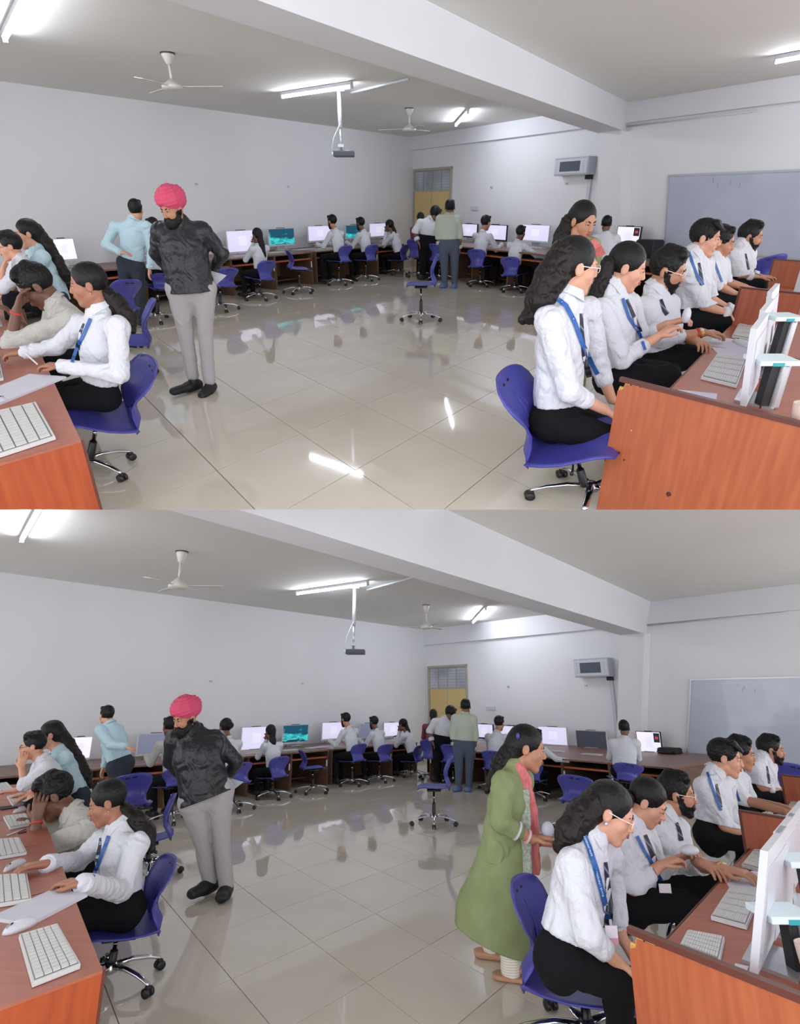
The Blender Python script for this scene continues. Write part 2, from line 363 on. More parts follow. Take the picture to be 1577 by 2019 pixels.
def chair_meshes():
    if CM: return
    CM['shell'] = shell_mesh()
    CM['slot'] = mesh_of('slot', *join(ball((-.035, 0, 0), (.026, .012, .010)), ball((.035, 0, 0), (.026, .012, .010))), True, dark_m)
    CM['rib'] = mesh_of('rib', *join(*[tube([(x, -.222, .33), (x * .95, -.186, .24), (x * .85, -.178, .16)], .003, 5) for x in (-.10, -.05, 0, .05, .10)]), True, blue_m)
    CM['plate'] = mesh_of('seat_plate', *box(-.10, .10, -.10, .10, -.035, -.012, .008), False, black_m)
    CM['lever'] = mesh_of('lever', *join(tube([(.05, 0, -.03), (.2, .02, -.045), (.24, .02, -.05)], [.006, .006, .012], 8)), True, black_m)
    CM['rod'] = mesh_of('gas_rod', *lathe([(.014, 0), (.014, 1)], 14), True, chrome_m)
    CM['sleeve'] = mesh_of('column_sleeve', *lathe([(.026, 0), (.027, .04), (.024, .95), (.020, 1)], 16), True, black_m)
    CM['hub'] = mesh_of('hub', *lathe([(.03, .07), (.045, .08), (.045, .11), (.032, .135)], 16), True, chrome_m)
    CM['leg'] = mesh_of('leg', *tube([(0, .03, .11), (0, .12, .115), (0, .22, .095), (0, .29, .07), (0, .30, .058)], [.020, .018, .015, .013, .011], 10, flat=.8), True, chrome_m)
    wh = lathe([(.010, -.009), (.027, -.007), (.027, .007), (.010, .009)], 14)
    CM['caster'] = mesh_of('caster', *join(*[([(z + sg * .016, .30 + x, .028 + y) for x, y, z in wh[0]], wh[1]) for sg in (-1, 1)], box(-.012, .012, .285, .315, .03, .06, .004)), True, black_m)
def chair(g, zs, hb, phi, label, group='blue swivel chairs', ang=0.3, k=1.08, lean=None):
    lean = S.k(g) if lean is None else lean; ph_ = math.radians(phi)
    SH = Matrix.Rotation(math.atan(lean), 4, Vector((-math.sin(ph_), math.cos(ph_), 0)))
    chair_meshes(); r = root('swivel_chair', label, 'chair', (g[0], g[1], 0), -math.radians(phi), group)
    def c(nm, key, loc=(0, 0, 0), sc=(1, 1, 1), par=None, rz=0):
        o = link(nm, CM[key], par or r, loc); o.scale = sc; o.rotation_euler = (0, 0, rz)
        if par is None and nm not in ('hub', 'leg'): o.matrix_basis = SH @ Matrix.Translation(loc) @ Matrix.Diagonal((*sc, 1))
        return o
    sh = c('seat_shell', 'shell', (0, 0, zs - .02), (k, k, hb / .41))
    c('slot', 'slot', (0, -.244, .375), (1, 1, 1), sh); c('rib', 'rib', (0, .006, 0), (1, 1, 1), sh)
    c('seat_plate', 'plate', (0, 0, zs - .02), (1, 1, 1)); c('lever', 'lever', (0, 0, zs - .02))
    zb = .12; h = zs - .05 - zb
    c('column_sleeve', 'sleeve', (0, 0, zb), (1, 1, h * .5)); c('gas_rod', 'rod', (0, 0, zb + h * .45), (1, 1, h * .55)); c('hub', 'hub')
    for i in range(5):
        a = ang + i * 2 * math.pi / 5; l = c('leg', 'leg', (0, 0, 0), (k, k, 1), None, a); c('caster', 'caster', (0, 0, 0), (1, 1, 1), l)
    return r
def chair_px(uf, vf, vs, vt, phi, label, group='blue swivel chairs', ang=0.3, k=1.08, raw=False, us=None):
    if not raw: (uf, vf), (_, vs), (_, vt) = px(uf, vf), px(uf, vs), px(uf, vt)
    g = S.G(uf, vf); zs = S.P(uf, vs, g[1])[2]; hb = S.P(uf, vt, g[1])[2] - zs
    ln = None if us is None else (S.P(us, vs, g[1])[0] - g[0]) / zs
    return chair(g, zs, max(hb, .25), phi, label, group, ang, k, ln)

def desk_unit(p0, p1, n, depth, zt, label, group, m=wood_m, tm=woodf_m, ends=(1, 1), fill=0.0):
    p0, p1 = np.array(p0[:2]), np.array(p1[:2]); e = p1 - p0; W = np.linalg.norm(e); e /= W
    r = root('computer_desk', label, 'desk', (p0[0], p0[1], 0), 0, group)
    def T(vf): return [(e[0] * x - n[0] * y, e[1] * x - n[1] * y, z) for x, y, z in vf[0]], vf[1]   # local y runs from the front edge to the wall
    part(r, 'worktop', T(box(0.004, W - .004, -.02, depth, zt - .028, zt, .003)), tm)
    if ends[0]: part(r, 'side_panel', T(box(.003, .022, .0, depth, 0, zt - .028)), m)
    if ends[1]: part(r, 'side_panel', T(box(W - .022, W - .003, .0, depth, 0, zt - .028)), m)
    part(r, 'back_panel', T(box(.022, W - .022, depth - .1, depth - .08, .05, zt - .03)), m)
    part(r, 'keyboard_shelf', T(box(.022, W - .022, .04, depth - .1, zt - .15, zt - .13)), m)
    part(r, 'edge_strip', T(box(.022, W - .022, .03, .045, zt - .16, zt - .13)), woodo_m)
    part(r, 'low_shelf', T(box(.022, W - .022, depth * .4, depth - .1, .10, .12)), m)
    part(r, 'socket', T(box(.03, .06, -.004, .0, zt - .32, zt - .2)), white_m)
    return r
SCR = {}
def screen_mat(kind):
    if kind in SCR: return SCR[kind]
    if kind == 'pale': m = mat('screen_pale', (214, 210, 236), .3, emit=.36)
    elif kind == 'white': m = mat('screen_white', (232, 228, 246), .3, emit=.40)
    elif kind == 'dark': m = mat('screen_dark', (86, 90, 104), .25)
    elif kind == 'grey': m = mat('screen_grey', (126, 132, 158), .3, emit=.2)
    else:
        m = mat('screen_aurora', (20, 60, 80), .3); nt = m.node_tree; b = nt.nodes['Principled BSDF']
        tc = nt.nodes.new('ShaderNodeTexCoord'); n = nt.nodes.new('ShaderNodeTexNoise'); n.inputs['Scale'].default_value = 4
        mp = nt.nodes.new('ShaderNodeMapping'); mp.inputs['Scale'].default_value = (1, 1, 3); nt.links.new(tc.outputs['Object'], mp.inputs[0]); nt.links.new(mp.outputs[0], n.inputs[0])
        sp = nt.nodes.new('ShaderNodeSeparateXYZ'); nt.links.new(tc.outputs['Object'], sp.inputs[0])
        ad = nt.nodes.new('ShaderNodeMath'); ad.operation = 'MULTIPLY_ADD'; ad.inputs[1].default_value = 1.5; nt.links.new(sp.outputs[2], ad.inputs[0])
        nt.links.new(n.outputs[0], ad.inputs[2]); r = nt.nodes.new('ShaderNodeValToRGB'); cr = r.color_ramp
        cr.elements[0].position = .35; cr.elements[0].color = (*lin((22, 40, 52)), 1); cr.elements[1].position = .95; cr.elements[1].color = (*lin((18, 74, 96)), 1)
        x = cr.elements.new(.62); x.color = (*lin((30, 66, 84)), 1); x = cr.elements.new(.74); x.color = (*lin((64, 205, 205)), 1)
        nt.links.new(ad.outputs[0], r.inputs[0]); nt.links.new(r.outputs[0], b.inputs['Emission Color']); b.inputs['Emission Strength'].default_value = .38
        nt.links.new(r.outputs[0], b.inputs['Base Color'])
    SCR[kind] = m; return m
def monitor(c, xd, nd, wd, h, zb, zd, kind, label, group, bezel='white', extra=None):
    """c plan centre, xd along, nd out of the screen, body from zb to zb+h, desk level zd"""
    r = root('monitor', label, 'monitor', (c[0], c[1], zd), 0, group); q = zb - zd
    bm_ = white_m if bezel == 'white' else black_m
    def T(vf): return [(xd[0] * x + nd[0] * y, xd[1] * x + nd[1] * y, z) for x, y, z in vf[0]], vf[1]
    part(r, 'housing', T(box(-wd / 2, wd / 2, -.022, .02, q, q + h, .004)), bm_)
    ch = h * .1
    sc = part(r, 'screen', T(box(-wd / 2 + .012, wd / 2 - .012, .018, .022, q + ch, q + h - .012)), screen_mat(kind))
    if kind in ('pale', 'white'):
        part(sc, 'page', T(box(-wd * .12, wd * .16, .0222, .0226, q + h * .35, q + h * .75)), mat('page_on_screen', (222, 218, 240), .4, emit=.38))
    if extra: extra(sc, T, wd, h, q)
    part(r, 'camera_bar', T(box(-wd * .16, wd * .16, -.012, .012, q + h, q + h + .012, .003)), black_m)
    part(r, 'stand_neck', T(box(-wd * .13, wd * .13, -.06, -.024, .012, q + h * .45, .004)), silver_m)
    part(r, 'stand_foot', T(box(-wd * .2, wd * .2, -.10, .09, 0, .014, .004)), silver_m)
    return r
def quad_slab(name, pxs, z, th, label, cat, m, group=None, raw=True):
    pts = [S.G(*p, z + th) for p in pxs]; c = sum(pts) / len(pts); c[2] = z
    v, f = prism([p - c for p in pts], (0, 0, -th)); return top(name, mesh_of(name, v, f, False, m), label.replace('@', 'in the %s picture' % S.tag), cat, c, 0, group), pts, c
def keyboard(pxs, z, label, rows=5, cols=14, keys=False):
    pts = [S.G(*p, z + .018) for p in pxs]; c = sum(pts) / 4; c[2] = z
    r = root('keyboard', label, 'keyboard', c, 0, 'keyboards')
    loc = [p - c for p in pts]; v, f = prism(loc, (0, 0, -.016)); part(r, 'case', (v, f), kbd_m)
    def bl(a, b): return loc[0] * (1 - a) * (1 - b) + loc[1] * a * (1 - b) + loc[2] * a * b + loc[3] * (1 - a) * b
    ks = []
    for i in range(rows):
        for j in range(cols):
            a0, a1 = .05 + .9 * (i + .06) / rows, .05 + .9 * (i + .94) / rows; b0, b1 = .03 + .94 * (j + .08) / cols, .03 + .94 * (j + .92) / cols
            ks.append(prism([bl(a0, b0), bl(a1, b0), bl(a1, b1), bl(a0, b1)], (0, 0, .006)))
    part(r, 'tray', prism([bl(.035, .02), bl(.965, .02), bl(.965, .98), bl(.035, .98)], (0, 0, .001)), mat('key_gap', (128, 128, 124), .7))
    if keys:
        for k in ks: part(r, 'key', k, key_m)
    else: o = part(r, 'keys', join(*ks), key_m); o['kind'] = 'stuff'
    return r
def mouse(p0, p1, z, wd, label, m=None):
    a, b = S.G(*p0, z), S.G(*p1, z); c = (a + b) / 2; L = np.linalg.norm(b - a) / 2; e = (b - a) / (2 * L); n = np.array([-e[1], e[0], 0])
    r = root('mouse', label, 'mouse', c, 0, 'computer mice')
    def T(vf): return [tuple(e * x + n * y + np.array([0, 0, max(zz, 0)])) for x, y, zz in vf[0]], vf[1]
    part(r, 'shell', T(ball((0, 0, 0), (L, wd / 2, .038), 18)), m or white_m, smooth=True)
    part(r, 'wheel', T(ball((L * .55, 0, .03), (L * .12, .004, .006), 8)), black_m, smooth=True)
    part(r, 'button_seam', T(box(L * .1, L * .85, -.001, .001, .02, .034)), silver_m)
    return r

# ------------------------------------------------------------------ implicit modelling of figures
def nz(v): v = np.array(v, float); return v / np.linalg.norm(v)
class Sdf:
    def __init__(s, vox): s.p = []; s.vox = vox
    def cap(s, a, b, ra, rb=None, k=.02, fl=None, ratio=1., op=0):
        rb = ra if rb is None else rb; a, b = np.array(a, float), np.array(b, float); m = max(ra, rb)
        s.p.append(('c', a, b, ra, rb, k, fl, ratio, op, np.minimum(a, b) - m, np.maximum(a, b) + m))
    def ell(s, c, r, R=None, k=.02, op=0):
        c = np.array(c, float); r = np.array(r, float); m = r.max(); s.p.append(('e', c, r, R, 0, k, None, 1, op, c - m, c + m))
    def mesh(s, name, mt, origin, noise=None, cuts=()):
        vx = s.vox; pos = [p for p in s.p if p[8] == 0]
        lo = np.min([p[9] for p in pos], 0) - .03 - 3 * vx; hi = np.max([p[10] for p in pos], 0) + .03 + 3 * vx
        n = np.ceil((hi - lo) / vx).astype(int) + 1
        g = np.full(n, .1, np.float32)
        for p in s.p:
            k = p[5]; pad = k + 3 * vx + .01
            i0 = np.maximum(((p[9] - pad - lo) / vx).astype(int), 0); i1 = np.minimum(((p[10] + pad - lo) / vx).astype(int) + 2, n)
            if (i1 <= i0).any(): continue
            X = (lo[0] + vx * np.arange(i0[0], i1[0], dtype=np.float32))[:, None, None]; Y = (lo[1] + vx * np.arange(i0[1], i1[1], dtype=np.float32))[None, :, None]; Z = (lo[2] + vx * np.arange(i0[2], i1[2], dtype=np.float32))[None, None, :]
            if p[0] == 'c':
                a, b = p[1], p[2]; ab = b - a; L2 = max(float(ab @ ab), 1e-9)
                dx, dy, dz = X - np.float32(a[0]), Y - np.float32(a[1]), Z - np.float32(a[2])
                t = np.clip((dx * ab[0] + dy * ab[1] + dz * ab[2]) / L2, 0, 1).astype(np.float32)
                qx, qy, qz = dx - t * ab[0], dy - t * ab[1], dz - t * ab[2]
                if p[6] is not None:
                    f = p[6]; w = (qx * f[0] + qy * f[1] + qz * f[2]) * (1 / p[7] - 1)
                    qx, qy, qz = qx + w * f[0], qy + w * f[1], qz + w * f[2]
                d = np.sqrt(qx * qx + qy * qy + qz * qz) - (p[3] + (p[4] - p[3]) * t)
                if p[6] is not None: d = d * (0.5 + 0.5 * p[7])
            else:
                dx, dy, dz = X - p[1][0], Y - p[1][1], Z - p[1][2]
                if p[3] is not None:
                    R = p[3]; dx, dy, dz = [dx * R[j][0] + dy * R[j][1] + dz * R[j][2] for j in range(3)]
                r = p[2]; k0 = np.sqrt((dx / r[0]) ** 2 + (dy / r[1]) ** 2 + (dz / r[2]) ** 2); k1 = np.sqrt((dx / r[0] ** 2) ** 2 + (dy / r[1] ** 2) ** 2 + (dz / r[2] ** 2) ** 2)
                d = k0 * (k0 - 1) / np.maximum(k1, 1e-6)
            d = d.astype(np.float32); sl = tuple(slice(i0[j], i1[j]) for j in range(3)); o = g[sl]
            if p[8] == 1: o2 = -o; h = np.maximum(k - np.abs(o2 - d), 0) / k; g[sl] = -(np.minimum(o2, d) - h * h * k * .25)
            else: h = np.maximum(k - np.abs(o - d), 0) / k; g[sl] = np.minimum(o, d) - h * h * k * .25
        if noise or cuts:
            X = (lo[0] + vx * np.arange(n[0]))[:, None, None]; Y = (lo[1] + vx * np.arange(n[1]))[None, :, None]; Z = (lo[2] + vx * np.arange(n[2]))[None, None, :]
            if noise:
                am, fr, st = noise
                w1 = np.sin(X * fr * .43 + 1.3) + np.sin(Y * fr * .51 + 2.1) + np.sin(Z * fr * .37)
                g += (am * (1.1 - np.abs(np.sin(X * fr * .5 + Z * fr * .25 + 1.7 * w1)) - np.abs(np.sin(Y * fr * .5 - X * fr * .2 + 1.3 * w1 + 1)) * .8 - .6 * np.sin(Z * fr * st + 2.0 * w1 + 2))).astype(np.float32)
            for c, nn in cuts: g[:] = np.maximum(g, (X - c[0]) * nn[0] + (Y - c[1]) * nn[1] + (Z - c[2]) * nn[2])
        g[0], g[-1] = .1, .1; g[:, 0], g[:, -1] = .1, .1; g[:, :, 0], g[:, :, -1] = .1, .1
        gr = vdb.FloatGrid(.1); gr.copyFromArray(g); P, T3, Q = gr.convertToPolygons(0., 0.)
        P = P.astype(np.float64) * vx + lo - origin; me = bpy.data.meshes.new(name)
        nq, nt = len(Q), len(T3); me.vertices.add(len(P)); me.vertices.foreach_set('co', P.astype(np.float32).ravel())
        li = np.concatenate([np.asarray(Q)[:, ::-1].ravel(), np.asarray(T3)[:, ::-1].ravel()]) if nt else np.asarray(Q)[:, ::-1].ravel()
        me.loops.add(len(li)); me.loops.foreach_set('vertex_index', li.astype(np.int32))
        me.polygons.add(nq + nt); me.polygons.foreach_set('loop_start', np.concatenate([np.arange(nq) * 4, nq * 4 + np.arange(nt) * 3]).astype(np.int32))
        me.update(calc_edges=True); me.polygons.foreach_set('use_smooth', [True] * (nq + nt)); me.materials.append(mt); me.validate(); return me

def hand(B, W, Fp, s, side, up, curl=.35, skinr=1.):
    """adds palm, four fingers and a thumb to the figure from wrist W towards Fp; up: back of the hand; side: +1/-1 puts the thumb"""
    d = nz(Fp - W); up = up - d * (up @ d)
    up = nz(up) if np.linalg.norm(up) > .05 else frame(d)[1]
    x = np.cross(d, up) * side; pl = .085 * s
    for q in (-.024, -.008, .010, .026): B.cap(W + d * .01 * s + x * q * .45 * s, W + d * pl + x * q * s, .016 * s, .0135 * s, k=.012)
    for q, L in ((-.030, .060), (-.010, .072), (.010, .078), (.030, .070)):
        p = W + d * pl + x * q * s; dr = d + x * q * 1.5
        for j, fr in enumerate((.45, .3, .25)):
            a = curl * (j + .4) * 1.1; v = nz(dr * math.cos(a) - up * math.sin(a)); e = p + v * L * s * fr
            B.cap(p, e, (.0088 - .0008 * j) * s, (.0082 - .0009 * j) * s, k=.003); p = e
    p = W + d * .022 * s + x * .028 * s; v = nz(d * .75 + x * .65 - up * .35); e = p + v * .040 * s; B.cap(p, e, .014 * s, .010 * s, k=.012)
    B.cap(e, e + nz(d + x * .1 - up * .4 * curl) * .032 * s, .0095 * s, .008 * s, k=.004)

def head_axes(yaw, pitch, roll=0):
    f = fdir(yaw) * math.cos(math.radians(pitch)) + np.array([0, 0, -math.sin(math.radians(pitch))])
    r = np.cross(f, [0, 0, 1]); r = nz(r); u = np.cross(r, f)
    if roll: a = math.radians(roll); r, u = r * math.cos(a) + u * math.sin(a), u * math.cos(a) - r * math.sin(a)
    return f, r, u
def KLEG(T): return 'KL' in T
def person(J, y0, hh, yaw, pitch=5, roll=0, label='', sk='a', top_='white', low='black', hair='short', det=2, sleeve=1.0, build=1.0, tie=False, glasses=False, beard=0, turban=False,
           collar=True, extra=None, hl=1.0, shoes='shoe', group=None, curl=.35, raw3=False, tail=None, tailr=.03, legs=True, hs=1.0, kurta=None, sleeve_cuff=True, palm=None, hsty=None, lowcut=None, desk=False):
    vox = {3: .0055, 2: .0075, 1: .013}[det]
    T = {}
    for k_, q in J.items():
        T[k_] = np.array(q, float) if raw3 else S.P(q[0], q[1], y0 + (q[2] if len(q) > 2 else 0))
    if desk and not raw3:
        for k_ in ('WL', 'FL', 'WR', 'FR'):
            if k_ in T and T[k_][2] < .795: T[k_] = S.G(J[k_][0], J[k_][1], .795)
    s = hh if raw3 else hh / S.ppm(T['H'][1], T['H'][2]) / .245 * 1.02
    f, r, u = head_axes(yaw, pitch, roll); R3 = np.array([r, f, u])
    sh_ = s * hs; c = T["H"]; L = lambda a, b, d: c + (r * a + f * b + u * d) * sh_
    N, Pv = T['N'], T['P']; SL, SR = T['SL'], T['SR']
    o0 = np.array([Pv[0], Pv[1], 0.]); rt = root('person', label, 'person', o0, 0, group)
    lat = nz(SR - SL); sp = nz(N - Pv); dep = nz(np.cross(lat, sp)); lat = np.cross(sp, dep)
    if np.dot(dep, f) < 0: dep = -dep
    chest = N * .62 + Pv * .38; waist = N * .28 + Pv * .72; b = build * s
    # --- body
    B = Sdf(vox); sc = lambda x: np.array(x) * sh_
    B.ell(L(0, -.012, .036), sc((.074, .094, .082)), R3); B.ell(L(0, .024, -.035), sc((.057, .066, .074)), R3, k=.03)
    B.cap(L(0, .058, -.094), L(0, .060, -.100), .020 * s, k=.022)
    for q in (-1, 1):
        B.cap(L(q * .047, .0, -.058), L(q * .010, .058, -.098), .019 * s, .017 * s, k=.02)
        B.cap(L(q * .036, .056, -.022), L(q * .038, .05, -.03), .022 * s, k=.02)
    if det > 1:
        B.cap(L(-.034, .077, .023), L(.034, .077, .023), .012 * s, k=.012)
        for q in (-1, 1): B.ell(L(q * .031, .094, .003), sc((.017, .014, .011)), R3, k=.010, op=1)
        for q in (-1, 1): B.ell(L(q * .031, .077, .006), sc((.015, .0135, .010)), R3, k=.004)
        B.ell(L(0, .074, -.056), sc((.026, .020, .024)), R3, k=.015)
    B.cap(L(0, .085, .012), L(0, .101, -.026), .008 * s, .0118 * s, k=.012)
    for q in (-1, 1):
        B.ell(L(q * .0115, .097, -.030), sc((.009, .010, .007)), R3, k=.006)
        B.ell(L(q * .076, -.006, -.004), sc((.010, .020, .031)), R3, k=.008)
        if det > 1: B.ell(L(q * .087, .000, .0), sc((.006, .010, .016)), R3, k=.006, op=1)
    headp = list(B.p)
    B.cap(L(0, -.022, -.06), N + (c - N) * .05, .050 * s, .056 * s, k=.03)
    B.cap(N, chest, .075 * s, .095 * b, k=.04, fl=dep, ratio=.7); B.cap(chest, Pv, .095 * b, .09 * b, k=.04, fl=dep, ratio=.7)
    upv = np.array([0, 0, 1.])
    sides = (('SL', 'EL', 'WL', 'FL', -1), ('SR', 'ER', 'WR', 'FR', 1))
    for a1, a2, a3, a4, q in sides:
        if a1 not in T or a2 not in T: continue
        B.cap(T[a1], T[a2], .042 * s, .036 * s, k=.02); B.cap(T[a2], T[a3], .037 * s, .025 * s, k=.012)
        hu = (palm or {}).get(a3, upv)
        hand(B, T[a3], T[a4], s * .98, q * (1 if yaw is not None else 1), np.array(hu, float), curl)
    hips = {-1: Pv - lat * .085 * b, 1: Pv + lat * .085 * b}
    lg = (('KL', 'AL', 'TL', -1), ('KR', 'AR', 'TR', 1))
    for a1, a2, a3, q in lg:
        if a1 not in T: continue
        B.cap(hips[q], T[a1], .055 * s, .045 * s, k=.02); B.cap(T[a1], T[a2], .044 * s, .034 * s, k=.012)
        if a3 in T: B.cap(np.array([T[a2][0], T[a2][1], T[a3][2] + .045 * s]), T[a3] + upv * .035 * s, .028 * s, .018 * s, k=.02, fl=upv, ratio=.8)
    body = link('body', B.mesh('body', skin[sk], o0), rt)
    # --- face pieces
    if det > 1:
        fv = nz(np.array([c[0], c[1], 0])) @ f
        for q in (-1, 1):
            if pitch < 22:
                e = part(body, 'eye', ball(L(q * .031, .0800, .004) - o0, .0104 * s, 10), eye_m, smooth=True)
                part(e, 'iris', ball(L(q * .031, .0860, .003) - o0, .0055 * s, 8), iris_m, smooth=True)
            part(body, 'eyebrow', tube([L(q * .014, .090, .020) - o0, L(q * .030, .089, .027) - o0, L(q * .047, .078, .022) - o0], [.0035 * s, .0042 * s, .002 * s], 6), hair_m, smooth=True)
            part(body, 'eyelash', tube([L(q * .018, .0885, .004) - o0, L(q * .031, .0935, .009 if pitch < 22 else .001) - o0, L(q * .044, .086, .004) - o0], [.0012 * s, .0018 * s, .0012 * s], 5), dark_m, smooth=True)
        l1 = tube([L(-.022, .086, -.055) - o0, L(-.008, .0955, -.051) - o0, L(.008, .0955, -.051) - o0, L(.022, .086, -.055) - o0], [.002 * s, .0048 * s, .0048 * s, .002 * s], 8)
        l2 = tube([L(-.020, .086, -.057) - o0, L(0, .0955, -.061) - o0, L(.020, .086, -.057) - o0], [.002 * s, .0062 * s, .002 * s], 8)
        part(body, 'lips', join(l1, l2), lip_m if beard < 2 else mat('dark_lips', (110, 62, 58), .5), smooth=True)
    # --- hair
    hv = min(vox, .007) if det > 1 else .010
    if not turban:
        Hh = Sdf(hv); g_ = .014 * hl
        Hh.ell(L(0, -.018, .040), sc((.077 + g_ * .35, .094 + g_ * .45, .083 + g_ * .7)), R3)
        if hair == 'short':
            Hh.cap(L(-.040, .048, .100), L(.040, .048, .102), .024 * s, k=.02)
            if hsty == 'quiff': Hh.cap(L(-.035, .050, .098), L(.04, .056, .106), .022 * s, k=.02); Hh.cap(L(0, .03, .112), L(0, -.04, .115), .03 * s, k=.02)
            if hsty == 'fringe':
                for q in (-.045, -.02, .005, .03, .05): Hh.cap(L(q, .04, .11), L(q * 1.1, .098, .066), .018 * s, .010 * s, k=.01)
            Hh.ell(L(0, .100, -.035), sc((.082, .064, .102)), R3, k=.012, op=1)
            for q in (-1, 1): Hh.ell(L(q * .088, .030, -.050), sc((.030, .062, .062)), R3, k=.008, op=1)
            cuts = [(L(0, 0, -.050), nz(-u * .9 + f * .35))]
            nv = (.0024 * s, 230, .5) if det > 1 else None
        else:
            Hh.ell(L(0, .104, -.030), sc((.078, .060, .104)), R3, k=.012, op=1)
            if det > 1:
                for q in (-1, 1): Hh.ell(L(q * .088, .022, -.030), sc((.022, .046, .036)), R3, k=.008, op=1)
            cuts = [(L(0, 0, -.085), -u)] if hair in ('tail', 'bun') else []
            nv = (.0012 * s, 260, .25)
            if hair == 'long': Hh.cap(L(0, -.06, .0), L(0, -.07, -.10), .07 * s, .055 * s, k=.03)
            if hair == 'bun': Hh.ell(L(0, -.125, .02), sc((.045, .04, .045)), R3, k=.01)
        ho = link('hair', Hh.mesh('hair', hair_m, o0, nv, cuts), body)
        if tail:
            Tl = Sdf(hv); pts = [S.P(a_[0], a_[1], y0 + a_[2]) for a_ in tail] if not raw3 else [np.array(a_[:3]) for a_ in tail]; rr = [a_[3] for a_ in tail]
            for i in range(len(pts) - 1): Tl.cap(pts[i], pts[i + 1], rr[i] * s, rr[i + 1] * s, k=.02)
            link('ponytail' if hair == 'tail' else 'long_hair', Tl.mesh('ponytail', hairb_m if det > 1 else hair_m, o0, (.0042 * s, 150, .25) if det > 1 else (.003, 80, .5)), ho)
            if hair == 'tail': part(ho, 'hair_tie', tube([pts[0] - o0, pts[0] + (pts[1] - pts[0]) * .12 - o0], .026 * s, 12), CL['scrunchie'], smooth=True)
    else:
        Hh = Sdf(.007); TC = np.array([0, -.014, .082]); TR = np.array([.104, .122, .092]); Hh.ell(L(*TC), sc(TR), R3); Hh.ell(L(0, -.03, .045), sc((.094, .106, .062)), R3, k=.02)
        for i in range(6):
            pts = []
            for az in (-150, -110, -70, -35, 0, 35, 70, 110, 150):
                el = math.radians(-22 + i * 15 + (abs(az) * .16 if i < 5 else 10) + (az * .10)); a_ = math.radians(az)
                pts.append(L(*(TC + TR * .965 * np.array([math.sin(a_) * math.cos(el), math.cos(a_) * math.cos(el), math.sin(el)]))))
            for a_, b_ in zip(pts, pts[1:]): Hh.cap(a_, b_, .012 * s, k=.004)
        Hh.ell(L(0, .115, .0), sc((.06, .055, .052)), R3, k=.015, op=1)
        tb = link('turban', Hh.mesh('turban', CL['pink'], o0), body)
        part(tb, 'under_band', tube([L(-.05, .083, .052) - o0, L(0, .100, .066) - o0, L(.05, .083, .052) - o0], .007 * s, 8), CL['jacket'], smooth=True)
    if beard:
        Bd = Sdf(min(hv, .006) if det > 1 else hv); g_ = .0024 if beard == 1 else .009
        if det == 1: g_ = .008
        for q_ in headp:
            if q_[8]: continue
            q_ = list(q_)
            if q_[0] == 'c': q_[3] += g_; q_[4] += g_
            else: q_[2] = q_[2] + g_
            Bd.p.append(tuple(q_))
        if beard > 1: Bd.ell(L(0, .052, -.098), sc((.058, .052, .050)), R3, k=.03); Bd.ell(L(0, .03, -.07), sc((.070, .06, .05)), R3, k=.03)
        Bd.ell(L(0, .112, -.058), sc((.015, .026, .0060)), R3, k=.004, op=1)
        Bd.ell(L(0, .118, -.028), sc((.030, .040, .0165)), R3, k=.004, op=1)
        for q in (-1, 1): Bd.ell(L(q * .052, .088, -.022), sc((.032, .050, .034)), R3, k=.01, op=1)
        bc = [(L(0, .0, .004), nz(f * .040 + u * .09)), (L(0, -.002, 0), nz(-f + u * -.15))]
        link('beard', Bd.mesh('beard', hair_m, o0, (.0012 * s, 220, .6) if det > 1 else None, bc), body)
    # --- clothes
    cv = {3: .0075, 2: .009, 1: .014}[det]
    if low and legs and 'KL' in T:
        Lw = Sdf(cv)
        Lw.cap(hips[-1], hips[1], .086 * b, k=.03, fl=dep, ratio=.9); Lw.cap(Pv, Pv + sp * .16 * s, (.138 if top_ != 'jacket' else .12) * b, (.134 if top_ != 'jacket' else .10) * b, k=.03, fl=dep, ratio=.72)
        for a1, a2, a3, q in lg:
            if a1 not in T: continue
            Lw.cap(hips[q], T[a1], .090 * b, .066 * s, k=.03); an = T[a2] + (T[a1] - T[a2]) * .03; Lw.cap(T[a1], an, .064 * s, (.050 if low != 'grey' else .054) * s, k=.02)
        tr = link('trousers', Lw.mesh('trousers', CL[low], o0, (.0034, 50, .3) if det > 1 else None, [(Pv + sp * .115 * s, sp)] + ([lowcut] if lowcut else [])), rt)
        if False:
            wb = Pv + sp * .10 * s; ring = [wb + (lat * math.cos(a) * .136 + dep * math.sin(a) * .098) * b - o0 for a in np.linspace(0, 2 * math.pi, 25)]
            part(tr, 'belt', tube(ring, .012, 8, cap=False), black_m, smooth=True)
